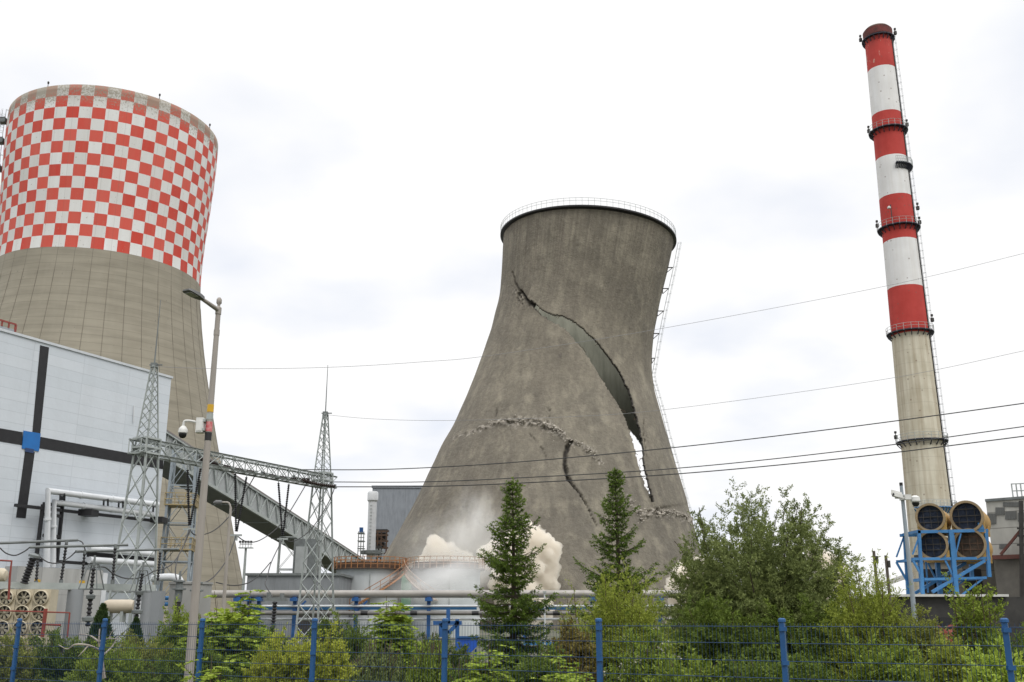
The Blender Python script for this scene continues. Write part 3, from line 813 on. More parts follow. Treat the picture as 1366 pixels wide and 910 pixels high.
MB().slab([a, b, b - wn_ * 1.5, a - wn_ * 1.5], (0, 0, hz_)).build('wall', panel_mat('annex_concrete', (.36, .36, .35), (.43, .43, .42), 4.2, 2.1, .012), ax)
e0 = b + wd * .05; MB().slab([e0, e0 + wd * .5, e0 + wd * .5 - wn_ * 1.2, e0 - wn_ * 1.2], (0, 0, hz_ - .2)).build('end_post', M['white_pipe'], ax)

# ------------------------------------------------------------------ lattice masts and portal of the switchyard
def lattice(mb, base4, top4, n, w, legs=True, horiz=True):
    for f in range(4):
        g = (f + 1) % 4
        for i in range(n):
            t0 = 1 - (1 - i / n) ** 1.0; t1 = (i + 1) / n
            p = lambda k, t: Vector(base4[k]).lerp(Vector(top4[k]), t)
            mb.bar(p(f, t0), p(g, t1), w, w * .5); mb.bar(p(g, t0), p(f, t1), w, w * .5)
def quad4(c, s, z, rot): return [Vector((c.x + s * math.cos(rot + PI / 4 + k * PI / 2) * .7071, c.y + s * math.sin(rot + PI / 4 + k * PI / 2) * .7071, z)) for k in range(4)]
ROT = math.atan2(15.5, 7.7)
def mast(label, px, Y, ptop, pspike, pplat):
    c = at(*px, Y); c.z = 0
    zt_ = zat_at(ptop, Y); zp = zat_at(pplat, Y); zsp = zat_at(pspike, Y)
    o = thing('lattice_mast', label, 'lattice mast', c, 'lattice masts of the switchyard portal')
    b4 = quad4(c, 2.05, 0, ROT); m4 = quad4(c, .95, zp, ROT); t4 = quad4(c, .26, zt_, ROT)
    for k in range(4):
        MB().angle(b4[k], m4[k], .13).angle(m4[k], t4[k], .09).build('leg', M['galv'], o)
    mb = MB(); lattice(mb, b4, m4, 8, .055); lattice(mb, m4, t4, 9, .04)
    for q in (m4, t4):
        for k in range(4): mb.bar(q[k], q[(k+1) % 4], .12)
    mb.build('bracing', M['galv'], o)
    pl = MB(); e = quad4(c, 1.12, zp, ROT)
    for h in (-.35, 0, .55):
        for k in range(4): pl.bar(e[k] + Vector((0,0,h)), e[(k+1) % 4] + Vector((0,0,h)), .11)
    for k in range(4): pl.bar(e[k] - Vector((0,0,.35)), e[k] + Vector((0,0,.55)), .1); pl.bar(e[k] - Vector((0,0,.35)), e[(k+1)%4], .07)
    pl.build('platform', M['galv'], o)
    tp = Vector((c.x, c.y, zt_))
    cap = MB(); cap.box(tp + Vector((0,0,.1)), (.36, .36, .22)); cap.bar(tp + Vector((-.3, 0, .1)), tp + Vector((.5, 0, .1)), .07); cap.build('cap', M['galv_dark'], o)
    sp_ = MB(); sp_.tube([tp, tp.lerp(Vector((c.x, c.y, zsp)), .45), Vector((c.x, c.y, zsp))], [.05, .035, .02], 5); sp_.build('lightning_rod', M['galv_dark'], o)
    return c, zp, zt_
def zat_at(p, Y): return at(p[0], p[1], Y).z
c1, zp1, zt1 = mast('lattice mast with lightning rod standing against the white hall', (172, 836), 61.0, (204,489), (213,400), (200,598))
c2, zp2, zt2 = mast('lattice mast with lightning rod standing beside the round tanks', (420, 834), 76.5, (434,553), (439,487), (430,641))
# portal beam
gb = thing('portal_beam', 'galvanised lattice beam spanning between the two switchyard masts', 'lattice beam', (c1 + c2) / 2 + Vector((0, 0, zp1)))
d = (c2 - c1).normalized(); sd = Vector((-d.y, d.x, 0))
pA = c1 - d * .9; pB = c2 + d * 1.2
zb0 = min(zp1, zp2) - .05
ch4 = [(-.5, -.35), (.5, -.35), (.5, .5), (-.5, .5)]
beam = MB()
for s, h in ch4: beam.angle(pA + sd * s + Vector((0,0,zb0 + h)), pB + sd * s + Vector((0,0,zb0 + h)), .10)
nS = 17; Lb = (pB - pA)
for i in range(nS):
    P0 = pA + Lb * (i / nS); P1 = pA + Lb * ((i + 1) / nS)
    for k in range(4):
        s0, h0 = ch4[k]; s1, h1 = ch4[(k + 1) % 4]
        q0 = P0 + sd * s0 + Vector((0,0,zb0 + h0)); q1 = P1 + sd * s1 + Vector((0,0,zb0 + h1)); q2 = P0 + sd * s1 + Vector((0,0,zb0 + h1)); q3 = P1 + sd * s0 + Vector((0,0,zb0 + h0))
        beam.bar(q0, q1, .05, .035); beam.bar(q2, q3, .05, .035); beam.bar(q0, q2, .05, .035)
beam.build('truss', M['galv'], gb)
# insulators
def insul(mb, p0, p1, r=.12, pitch=.16, core=.05):
    p0 = Vector(p0); p1 = Vector(p1); Ln = (p1 - p0).length; n = max(3, int(Ln / pitch)); pr_ = []
    for i in range(n):
        z = i / n * Ln; h = Ln / n
        pr_ += [(core, z + .05 * h), (r, z + .35 * h), (r * .9, z + .5 * h), (core, z + .8 * h)]
    mb.lathe(pr_, p0, 10, p1 - p0)
def sag(p0, p1, s, n=14): return [Vector(p0).lerp(Vector(p1), i / n) - Vector((0, 0, 4 * s * (i / n) * (1 - i / n))) for i in range(n + 1)]
Y1 = c1.y; Y2 = c2.y
def tens(label, a, b, Ya, Yb):
    p0, p1 = at(*a, Ya), at(*b, Yb); o = thing('tension_insulator', label, 'insulator', p0, 'tension insulators along the portal beam')
    L_ = sag(p0, p1, .12, 3)
    mb = MB()
    for i in range(3): insul(mb, L_[i], L_[i+1], .14, .15, .06)
    mb.build('sheds', M['brown_ceramic'], o)
    MB().box(p0, (.16, .16, .3)).box(p1, (.16, .16, .3)).build('end_fitting', M['galv_dark'], o)
    return p1
i1 = tens('brown tension insulator string on the portal beam nearest the lamp post', (264,611), (342,631), 65.5, 70.2)
i2 = tens('brown tension insulator string at the middle of the portal beam', (350,632), (412,640), 70.6, 74.4)
i3 = tens('brown tension insulator string on the portal beam end by the tank-side mast', (392,637), (447,649), 73.2, 75.6)
# hanging V strings
def vstr(label, a, b, bot, Y):
    pa, pb, pc = at(a[0], a[1] - 7, Y), at(b[0], b[1] - 7, Y), at(*bot, Y - .3); o = thing('hanging_insulator', label, 'insulator', pc, 'black insulator strings hanging from the portal beam')
    for q in (pa, pb):
        m = MB(); insul(m, q.lerp(pc, .08), q.lerp(pc, .95), .095, .13, .05); m.build('sheds', M['black'], o)
        MB().tube([q, q.lerp(pc, .09)], .03, 5).build('hanger', M['galv'], o)
    MB().box(pc, (.75, .1, .12)).box(pc - Vector((0,0,.2)), (.2, .12, .3)).build('yoke', M['galv'], o)
    return pc
v1 = vstr('black hanging insulator pair just left of the lamp post', (250,627), (269,625), (252.5,706), 64.5)
v2 = vstr('black hanging insulator pair just right of the lamp post', (313.5,632), (330,637), (315,714), 68.5)
v3 = vstr('black hanging insulator pair nearest the tank-side mast', (371,645), (386,647), (377,719), 72.5)
# ------------------------------------------------------------------ overhead lines
def wire(label, pts, r, mat, group, n=10):
    P = catmull([at(*p) for p in pts], n)
    o = MB().tube(P, r, 6).build('power_cable', M[mat], None, True, org=P[0])
    tag(o, label, 'cable', group)
wire('uppermost of the three dark power lines crossing the cracked tower', [(398,626.5,74),(520,626,74),(683,617,72),(900,597,69),(1130,570,65),(1366,538,62),(1480,521,60)], .036, 'rope', 'dark power lines')
wire('middle one of the three dark power lines crossing the cracked tower', [(443,643,76),(560,643,75.5),(683,638,74),(900,625,72),(1130,601,69),(1366,569,66),(1480,553,64)], .036, 'rope', 'dark power lines')
wire('lowest of the three dark power lines crossing the cracked tower', [(446,649.5,76),(560,649,75.5),(683,645,74),(900,632.5,72),(1130,611,69),(1366,582,66),(1480,567,64)], .04, 'rope', 'dark power lines')
wire('thin grey guard wire from the hall-side mast crossing the top half of the striped chimney', [(205,489,61),(300,492,63),(440,490,66),(560,483,68),(660,473.5,69),(890,437,70),(1180,382,70),(1366,338,70),(1480,309,70)], .014, 'thin_wire', 'thin guard wires')
wire('thin grey guard wire from the mast beside the tanks to the right', [(437,553.5,76.5),(500,559,76),(600,561,75),(760,556,73),(900,545,71),(1180,506,68),(1366,468,66),(1480,443,64)], .014, 'thin_wire', 'thin guard wires')
def dropper(label, P, r=.035):
    Q = catmull(P, 6); o = MB().tube(Q, r, 6).build('jumper_cable', M['rope'], None, True, org=Q[0]); tag(o, label, 'cable', 'jumper cables of the switchyard')
A = at
dropper('black jumper cable sweeping from the left hanging pair to the portal beam', [v1, A(262,714,65), A(285,708,66), A(308,686,68), A(331,650,70.3), A(342,631,70.3)])
dropper('black jumper cable sweeping from the middle hanging pair towards the beam end', [v2, A(330,723,69), A(350,719,70), A(378,695,72), A(412,640,74.4)])
dropper('black jumper cable sweeping past the tank-side mast up to the beam end', [v3, A(392,722,73), A(415,706,74), A(437,673,75), A(447,649,75.5)])
dropper('black double jumper falling from the left hanging pair to the grey drum', [v1, A(245,728,62), A(238,742,60), A(234,765,58), A(242,791,56)])
dropper('black jumper falling from the left hanging pair toward the bus bars', [v1 + Vector((.1,0,0)), A(240,738,62), A(226,755,58), A(205,762,54)])
dropper('black jumper falling from the middle hanging pair to a small bushing', [v2, A(305,742,66), A(292,762,63), A(278,775,60), A(262,779,58)])
dropper('black jumper drooping across to the black post insulator', [v3, A(362,750,70), A(356,772,68), A(354,780,66), A(364,797,63)])
dropper('black jumper drooping low across the big grey pipe', [A(361,750,70), A(345,768,69), A(330,778,68), A(310,781,67), A(288,777,66)])
# ------------------------------------------------------------------ bus bars and switchgear on the left
def busbar(label, a, b, Ya, Yb):
    p0, p1 = at(*a, Ya), at(*b, Yb)
    o = MB().tube([p0, p1], .065, 8).build('bus_bar', M['galv_dark'], None, True, org=p0); tag(o, label, 'bus bar', 'tubular bus bars')
    return o
busbar('uppermost tubular bus bar running left out of view before the white hall', (-40,726), (104,720.6), 47, 50)
busbar('tubular bus bar of middle height, ending just left of the lattice mast', (40,730), (171,727), 48, 50)
busbar('lowest tubular bus bar, passing behind the lattice mast', (101,735.8), (238,732.5), 50, 55)
def post_ins(label, x, y0, y1, Y, r=.14, x1=None):
    r = r * .68
    p0 = at(x1 if x1 is not None else x, y1, Y); p1 = at(x, y0, Y); o = thing('post_insulator', label, 'insulator', p0, 'black post insulators')
    m = MB(); insul(m, p0.lerp(p1, .06), p0.lerp(p1, .96), r, .14, r * .55); m.build('sheds', M['black'], o)
    e = (p1 - p0).normalized()
    MB().tube([p0, p0 + e * .18], r * 1.1, 8).tube([p1 - e * .12, p1 + e * .06], r * .9, 8).build('end_cap', M['galv_dark'], o)
post_ins('black post insulator under the uppermost bus bar end', 89, 722, 779, 49, .13, 81)
post_ins('black post insulator under the start of the lowest bus bar', 113, 736, 779, 50.2, .12, 109)
post_ins('black post insulator in front of the left legs of the lattice mast', 154, 728, 779, 49.6, .13, 150)
post_ins('black post insulator right of the lattice mast', 214, 734, 780, 53.5, .13, 210)
post_ins('slim black post insulator beside the leaning black arrester', 51, 741, 780, 48.2, .12, 48)
o = thing('leaning_arrester', 'thick black arrester leaning to the right below the bus bars', 'arrester', at(33, 778, 47))
m = MB(); insul(m, at(32, 779, 47), at(44.5, 744, 47), .2, .12, .13); m.build('sheds', M['black'], o)
MB().lathe([(.1, 0), (.24, .02), (.24, .12), (.06, .2)], at(44.5, 744, 47), 10, at(44.5,744,47) - at(32,779,47)).build('cap', M['galv_dark'], o)
# steel support beam
o = thing('switchgear_beam', 'long grey steel beam on columns carrying the post insulators', 'steel beam', at(102, 836, 48))
p0, p1 = at(-50, 779.5, 46), at(206, 783, 51.5); p1.z = p0.z
MB().bar(p0, p1, .22, .3).build('beam', M['galv'], o)
for x in (101, 20, 196):
    q = at(x, 790, 46 + (x + 50) / 256 * 5.5); MB().tube([(q.x, q.y, 0), (q.x, q.y, p0.z - .12)], .36 if x == 101 else .22, 16).build('column', M['grey_sheet'], o, True)
for x in (49, 109):
    q = at(x, 782, 46.5 + (x + 50) / 256 * 5.5); q.z = p0.z + .15; MB().box(q, (.2, .2, .3)).build('clamp', M['yellow'], o)
def breaker(label, x, y0, ymid, y1, Y, lamp=True):
    o = thing('disconnector_pole', label, 'switchgear', at(x, y1, Y), 'black disconnector poles')
    p0, pm, p1 = at(x - 8, y1 + 12, Y), at(x - 4, ymid, Y), at(x, y0, Y)
    m = MB(); insul(m, p0, pm, .12, .16, .07); insul(m, pm, p1, .10, .14, .055); m.build('sheds', M['black'], o)
    MB().lathe([(.1, -.08), (.18, -.05), (.2, .08), (.1, .13)], pm, 10).build('flange', M['galv_dark'], o); MB().lathe([(.1, -.1), (.26, -.06), (.28, .08), (.1, .13)], p0.lerp(p1, .12), 10).build('flange', M['galv_dark'], o)
    if lamp:
        m = MB()
        for q in ((-.55, -.55), (.55, -.55), (.55, .55), (-.55, .55)):
            m.bar(p1 + Vector((q[0] * .7, q[1] * .7, -.9)), p1 + Vector((q[0] * .3, q[1] * .3, .1)), .04)
        for z, f in ((-.9, .7), (.1, .3)):
            c = [p1 + Vector((a * .55 * f, b * .55 * f, z)) for a, b in ((-1,-1),(1,-1),(1,1),(-1,1))]
            for k in range(4): m.bar(c[k], c[(k+1) % 4], .04)
        m.bar(p1, p1 + Vector((0, 0, .5)), .07); m.build('corona_cage', M['galv_dark'], o)
breaker('black disconnector pole with wire cage on top before the annex wall', 125, 757, 797, 824, 44)
breaker('black disconnector pole standing inside the lattice mast outline', 190, 764, 792, 812, 50)
o = thing('post_insulator', 'single black post insulator standing under the big grey pipe, between lamp post and mast', 'insulator', at(456, 850, 55), 'black post insulators')
p0, p1 = at(363, 850, 55), at(367, 802, 55)
m = MB(); insul(m, p0, p1, .15, .15, .08); m.build('sheds', M['black'], o)
MB().box(p1 + Vector((0, 0, .1)), (1.2, .2, .18)).tube([p1 + Vector((-.35, 0, .1)), p1 + Vector((-.35, 0, .45))], .12, 8).tube([p1 + Vector((.35, 0, .1)), p1 + Vector((.35, 0, .4))], .12, 8).build('head', M['galv_dark'], o)
A = at
for lab, P in (('thin black cable sagging below the uppermost bus bar', [A(0,731,48), A(8,738,48), A(20,741,48), A(32,736,48), A(40,730,48)]),
               ('thin black cable sagging between leaning arrester and lowest bus bar', [A(52,742,49), A(64,750,49), A(78,751,49), A(92,744,50), A(101,736,50)]),
               ('thin black cable dropping from the upper bus bar end', [A(104,721,50), A(110,724,50), A(114,735,50)]),
               ('thin black cable drooping behind the lattice mast', [A(125,757,45), A(140,757,47), A(152,766,49), A(170,772,51), A(190,770,53), A(205,762,54)])):
    dropper(lab, P, .03)
# big grey drum with its valve heads
o = thing('oil_drum_tank', 'tall plain grey cylindrical tank right of the lattice mast base', 'tank', at(252, 840, 58))
c = at(250, 840, 59); c.z = 0; zt_ = at(250, 777, 59).z
MB().lathe([(1.15, 0), (1.15, zt_ - .12), (1.22, zt_ - .12), (1.22, zt_), (.2, zt_ + .05)], c, 36).build('drum', mk('drum_grey', (.33, .33, .32), (.25, .25, .24), .6, .6, streak=(1,1,.3)), o, True)
for x, y in ((238.5, 778), (262, 780)):
    q = at(x, y + 12, 55.5); t_ = at(x, y - 16, 55.5); m = MB(); m.lathe([(.2, -.5), (.2, .1), (.36, .12), (.36, .2), (.2, .22), (.18, .5), (.3, .52), (.3, .6), (.07, .65), (.05, 1.1)], q, 12)
    ob = thing('bushing', 'dark bushing with stacked discs ' + ('left' if x < 250 else 'right') + ' of the lamp post, before the grey drum', 'bushing', q, 'bushings by the grey drum')
    m.build('stack', M['galv_dark'], ob, True); MB().tube([(q.x, q.y, 0), q - Vector((0, 0, .5))], .16, 8).build('stand', M['dark'], ob)
# fan coolers
M['fan'] = mk('fan_blade_beige', (.30, .27, .20), (.22, .20, .15), 3, .5)
o = None
cn = 0
FY = 47
for cxp in (-18, 4, 27.5, 50.5):
    base = at(cxp, 836, FY); zt_ = at(cxp, 786, FY).z
    c = Vector((base.x, FY, 0)); w = .76; lab = {-18: 'cream fan cooler cut off by the left picture edge', 4: 'cream fan cooler second from the left edge', 27.5: 'cream fan cooler second from the right end of its row', 50.5: 'cream fan cooler at the right end of its row'}[cxp]
    o = thing('fan_cooler', lab, 'cooling unit', c, 'row of cream fan coolers')
    MB().box(c + Vector((0, .45, zt_ / 2)), (w, .8, zt_)).build('housing', M['cream'], o)
    for yp in (797.5, 817.5, 838, 858):
        z = at(cxp, yp, FY).z; q = Vector((c.x, FY + .04, z))
        f = MB(); f.lathe([(.335, 0), (.335, .13), (.30, .15), (.295, 0.0)], q, 24, (0, -1, 0), closed=True)
        fo = f.build('fan_ring', M['cream'], o, True)
        MB().lathe([(.29, 0), (.0, .005)], q, 24, (0, -1, 0)).build('fan_recess', M['dark'], fo)
        b = MB()
        for k in range(7):
            a = 2 * PI * k / 7 + .3; e = Vector((math.cos(a), 0, math.sin(a))); s_ = Vector((-math.sin(a), 0, math.cos(a)))
            b.slab([q + e * .07 + s_ * .03 + Vector((0, -.05, 0)), q + e * .26 + s_ * .07 + Vector((0, -.05, 0)), q + e * .27 - s_ * .05 + Vector((0, -.09, 0)), q + e * .07 - s_ * .03 + Vector((0, -.07, 0))], (0, -.012, 0))
        b.lathe([(.08, .03), (.08, .1), (.03, .12)], q, 12, (0, -1, 0)); b.build('fan_blades', M['fan'], fo)
o = thing('pipe_rail', 'red oxide tube railing beside the fan coolers', 'railing', at(58, 840, 46))
m = MB(); pts = [at(-10, 814, 46), at(9, 815, 46), at(61, 816.5, 46), at(93, 817.5, 46)]
m.tube(pts, .035, 6); m.tube([at(93, 817.5, 46), at(90, 850, 46)], .035, 6); m.build('top_rail', M['red_pipe'], o)
MB().tube([at(61, 812, 46), at(56.5, 850, 46)], .09, 6).build('post', M['red_pipe'], o); MB().tube([at(58, 833, 46), at(81, 834, 46)], .05, 6).build('lower_rail', M['red_pipe'], o)
o = MB().tube([at(-12, 747, 43), at(15.5, 748.5, 43), at(13, 770, 43), at(11.5, 800, 43)], .045, 6).build('red_pipe_bend', M['red_pipe'], None, org=at(12, 800, 43)); tag(o, 'thin red pipe bent downward at the left picture edge', 'pipe')
o = thing('cream_vessel', 'cream horizontal vessel at the left edge above the fan coolers', 'vessel', at(0, 778, 50))
MB().lathe([(.02, 0), (.25, .05), (.36, .2), (.36, 3), (.2, 3.2)], at(9.5, 768, 50), 18, (-1, 0, 0)).build('shell', M['cream'], o, True); MB().box(at(-6, 776, 50), (.5, .4, .5)).build('saddle', M['galv'], o)
o = thing('cream_vessel', 'cream horizontal vessel lying behind the lattice mast legs', 'vessel', at(155, 815, 56))
MB().lathe([(.05, 0), (.3, .06), (.36, .25), (.36, 1.4), (.3, 1.6), (.05, 1.65)], at(139, 809, 56), 18, (1, 0, 0)).build('shell', mk('beige_vessel', (.52, .46, .36), (.42, .36, .28), 1, .5), o, True)
for x in (146, 164): MB().box(at(x, 822, 56), (.15, .5, .6)).build('saddle', M['galv'], o)
o = thing('utility_cabinet', 'grey cabinet with a white door behind the mast base', 'cabinet', at(202, 840, 53))
q = at(200, 800, 54); MB().box((q.x, q.y, 1.7), (1.3, .8, 3.4)).build('body', M['grey_sheet'], o); MB().box((q.x - .25, q.y - .42, 1.6), (.6, .04, 2.6)).build('door', M['white_pipe'], o)
# curved white pipe by the drum
o = MB().tube(catmull([at(203, 772, 62), at(222, 770, 62), at(234, 771, 62), at(240, 775, 62), at(241, 790, 62)], 6), .22, 12).build('bent_pipe', M['white_pipe'], None, True, org=at(203, 772, 62)); tag(o, 'pale pipe bending down beside the tall grey cylindrical tank', 'pipe')
o = thing('blue_pipe_stub', 'short blue pipes left of the tall grey cylindrical tank', 'pipes', at(215, 818, 63))
for y, r in ((798, .12), (806, .12), (816, .15)):
    MB().tube([at(200, y, 63), at(229, y, 63)], r, 8).build('pipe', M['light_blue'] if y != 816 else M['grey_pipe'], o, True)
MB().bar(at(212, 795, 63.2), at(211, 842, 63.2), .2).build('post', M['blue'], o)

# ------------------------------------------------------------------ inclined conveyor gallery
G0 = Vector((-36.4, 105, 19.6)); G1 = Vector((-23.6, 173, 9.3))
gd = (G1 - G0).normalized(); G0 = G0 - gd * 9; gs = Vector((gd.y, -gd.x, 0)).normalized(); gu = gs.cross(gd)
if gu.z < 0: gu = -gu
gl = thing('conveyor_gallery', 'long inclined grey conveyor gallery sloping down behind the lamp post', 'conveyor', G0)
hh = 1.35; wdt = 3.4
e = [G0 + gu * hh, G0 - gu * hh]
MB().slab([G0 + gu * (hh - .05) - gs * .04, G0 - gu * hh - gs * .04, G0 - gu * hh - gs * .14, G0 + gu * (hh - .05) - gs * .14], G1 - G0).build('side_sheet', M['gallery'], gl)
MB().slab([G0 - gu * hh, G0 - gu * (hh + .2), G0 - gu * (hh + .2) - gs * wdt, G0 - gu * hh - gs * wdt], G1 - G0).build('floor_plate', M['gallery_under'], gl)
MB().slab([G0 + gu * hh + gs * .25, G0 + gu * (hh + .16) + gs * .25, G0 + gu * (hh + .5) - gs * wdt / 2, G0 + gu * (hh + .16) - gs * (wdt + .2), G0 + gu * hh - gs * (wdt + .2)], G1 - G0).build('roof', mk('rusty_roof_edge', (.19, .15, .14), (.26, .25, .25), .6, .7), gl)
MB().slab([G0 + gu * hh - gs * (wdt - .1), G0 - gu * hh - gs * (wdt - .1), G0 - gu * hh - gs * wdt, G0 + gu * hh - gs * wdt], G1 - G0).build('side_sheet', M['gallery'], gl)
tr = MB(); nB = 26; Lg = G1 - G0
tr.bar(G0 + gu * (hh - .1) + gs * .12, G1 + gu * (hh - .1) + gs * .12, .22); tr.bar(G0 - gu * (hh + .02) + gs * .12, G1 - gu * (hh + .02) + gs * .12, .34)
for i in range(nB):
    a = G0 + Lg * (i / nB); b = G0 + Lg * ((i + 1) / nB); m_ = (a + b) / 2
    tr.bar(a - gu * hh + gs * .1, m_ + gu * (hh - .1) + gs * .1, .14); tr.bar(m_ + gu * (hh - .1) + gs * .1, b - gu * hh + gs * .1, .14); tr.bar(a - gu * hh + gs * .08, a + gu * hh + gs * .08, .1)
    if i % 3 == 0: tr.bar(a - gu * (hh + .24), a - gu * (hh + .24) - gs * wdt, .1)
tr.build('side_truss', M['galv'], gl)
# trestles: lattice tower under the upper end, hopper trestle under the lower end
def trestle(label, px, Y, ztop, s0, s1, n, mat='galv', yplat=()):
    c = at(*px, Y); c.z = 0; o = thing('gallery_trestle', label, 'trestle', c, 'trestles under the conveyor gallery')
    b4 = quad4(c, s0, 0, .2); t4 = quad4(c, s1, ztop, .2)
    for k in range(4): MB().bar(b4[k], t4[k], .21).build('leg', M[mat], o)
    mb = MB(); lattice(mb, b4, t4, n, .11)
    for i in range(n + 1):
        for k in range(4): mb.bar(b4[k].lerp(t4[k], i / n), b4[(k+1)%4].lerp(t4[(k+1)%4], i / n), .12)
    mb.build('bracing', M[mat], o)
    for y in yplat:
        z = at(px[0], y, Y).z; p = MB(); q = quad4(c, s0 * .98, z, .2)
        p.slab(q, (0, 0, .12))
        for h in (.6, 1.2):
            for k in range(4): p.bar(q[k] + Vector((0,0,h)), q[(k+1)%4] + Vector((0,0,h)), .07)
        for k in range(4):
            for f in (0, .33, .66): v = q[k].lerp(q[(k+1)%4], f); p.bar(v, v + Vector((0,0,1.2)), .06)
        p.build('platform', M['yellow_plat'], o)
M['blue_grey'] = mk('blue_grey_steel', (.30, .345, .38), (.23, .265, .295), 1.2, .5)
def gz(Y): return (G0 + Lg * ((Y - G0.y) / Lg.y)).z - hh - .3
trestle('blue grey lattice trestle with yellow platforms left of the lamp post', (229, 826), 101.5, gz(101.5), 3.0, 2.2, 5, 'blue_grey', (676, 735))
trestle('grey lattice trestle under the lower half of the conveyor gallery', (384, 826), 139, gz(139) - .2, 3.6, 3.2, 3, 'galv')
o = thing('transfer_hopper', 'dark grey transfer hopper hanging under the lower end of the conveyor gallery', 'hopper', at(405, 770, 137))
q = at(408, 770, 137); zt_ = at(408, 720, 137).z
m = MB(); m.slab([(q.x - 1.5, 135.5, q.z), (q.x + 1.5, 135.5, q.z), (q.x + 1.5, 138.5, q.z), (q.x - 1.5, 138.5, q.z)], (0, 0, zt_ - q.z)); m.build('hopper_body', M['galv_dark'], o)
MB().slab([(q.x - 1.2, 135.2, q.z - 1.5), (q.x + .4, 135.2, q.z - 1.5), (q.x + .4, 135.4, zt_ - 1), (q.x - 1.2, 135.4, zt_ - 1)], (0, .1, 0)).build('chute', M['gallery'], o)
o = thing('lamp_post', 'small slender lamp post with curved head left of the conveyor trestle', 'street lamp', at(296, 838, 40))
p0 = at(296, 838, 40); p0.z = 0; tpp = at(307.5, 677, 40)
MB().tube([p0, Vector((p0.x, p0.y, tpp.z))], [.09, .05], 8).build('pole', M['pole'], o)
tt_ = Vector((p0.x, p0.y, tpp.z)); MB().tube(catmull([tt_, tt_ + Vector((-.1, 0, .18)), tt_ + Vector((-.3, 0, .2)), tt_ + Vector((-.42, 0, .2))], 5), .035, 6).build('arm', M['pole'], o)
MB().lathe([(.03, 0), (.09, .05), (.10, .25), (.03, .36)], tt_ + Vector((-.34, 0, .2)), 10, (-1, 0, -.05)).build('lamp_head', M['lamp'], o)
# low grey shed
q0 = at(330, 768, 108); q1 = at(452, 773, 108)
o = thing('metal_shed', 'low grey metal clad shed below the conveyor gallery', 'shed', (q0.x, 108, 0))
m = panel_mat('shed_sheet', (.225, .24, .255), (.25, .265, .28), .8, 9, .02)
MB().slab([(q0.x, 108, 0), (q1.x, 108, 0), (q1.x, 118, 0), (q0.x, 118, 0)], (0, 0, q0.z)).build('wall', m, o)
MB().slab([(q0.x - .2, 107.8, q0.z + .003), (q1.x + .2, 107.8, q0.z + .003), (q1.x + .2, 118.2, q0.z + .003), (q0.x - .2, 118.2, q0.z + .003)], (0, 0, .25)).build('roof', M['galv_dark'], o)
d0 = at(420, 800, 107.9); MB().box((d0.x, 107.95, 1.6), (3.2, .06, 3.2)).build('gate', M['dark'], o)
# round tanks
M['pale_orange'] = mk('haze_paled_orange', (.46, .33, .24), (.36, .26, .19), 2, .7)  # orange paled so the colour carries the haze before the second tank
def tank(label, xl, xr, ytop, Y, stair, paint='orange'):
    r = (xr - xl) / 2 / FPX * (ray((xl + xr) / 2, 790).length * Y / ray((xl+xr)/2, 790).y) * .985
    c = at((xl + xr) / 2, ytop, Y); zt_ = c.z; c.z = 0
    o = thing('storage_tank', label, 'tank', c, 'round storage tanks')
    MB().lathe([(r, 0), (r, zt_ - .02), (.05, zt_ + .45)], c, 64).build('shell', M['tank'], o, True)
    b = MB()
    for z in (zt_ * .33, zt_ * .66, zt_ - .25): b.lathe([(r + .01, z), (r + .07, z), (r + .07, z + .1), (r + .01, z + .1)], c, 64, closed=True)
    b.build('stiffener_ring', M['tank'], o, True)
    MB().lathe([(r + .02, zt_ - .05), (r + .55, zt_ - .05), (r + .55, zt_ + .08), (r + .02, zt_ + .08)], c, 64, closed=True).lathe([(r - .1, zt_ + .1), (r - .1, zt_ + .75), (r - .2, zt_ + .75), (r - .2, zt_ + .1)], c, 64, closed=True).build('roof_walkway', M['rust'], o)
    rl = MB()
    for h in (.45, .85, 1.25): rl.lathe([(r + .5, zt_ + h), (r + .56, zt_ + h), (r + .56, zt_ + h + .07), (r + .5, zt_ + h + .07)], c, 64, closed=True)
    for k in range(36):
        a = 2 * PI * k / 36; p = c + Vector(((r + .53) * math.cos(a), (r + .53) * math.sin(a), zt_)); rl.bar(p, p + Vector((0, 0, 1.3)), .08)
    rl.build('railing', M[paint], o)
    st = MB(); a0, a1, zz0 = stair; n = 40; hand = []
    for i in range(n):
        f = i / (n - 1); a = a0 + (a1 - a0) * f; z = zz0 + (zt_ - zz0) * f
        p = c + Vector((math.cos(a), math.sin(a), 0)) * (r + .1); q = c + Vector((math.cos(a), math.sin(a), 0)) * (r + .95)
        p.z = q.z = z; st.bar(p, q, .28, .06); hand.append((q, z))
    st.tube([h for h, _ in hand], .14, 4); st.tube([h + Vector((0, 0, 1.1)) for h, _ in hand], .05, 4); st.tube([h + Vector((0, 0, .6)) for h, _ in hand], .035, 4)
    for h, _ in hand[::4]: st.bar(h, h + Vector((0, 0, 1.1)), .05)
    st.build('spiral_stair', M[paint], o)
    pp = c + Vector((math.cos(-1.4), math.sin(-1.4), 0)) * (r + .12); MB().tube([(pp.x, pp.y, 0), (pp.x, pp.y, zt_ - .6)], .05, 6).build('drain_pipe', M['galv'], o)
    return c, r, zt_
tk1 = tank('pale round storage tank with brown rim and orange stair nearest the conveyor', 450, 535, 760, 120, (-2.6, -.25, 1.0))
tk2 = tank('pale round storage tank with orange stair half veiled by dust', 550, 640, 760, 120, (-1.75, -2.95, 4.0), 'pale_orange')
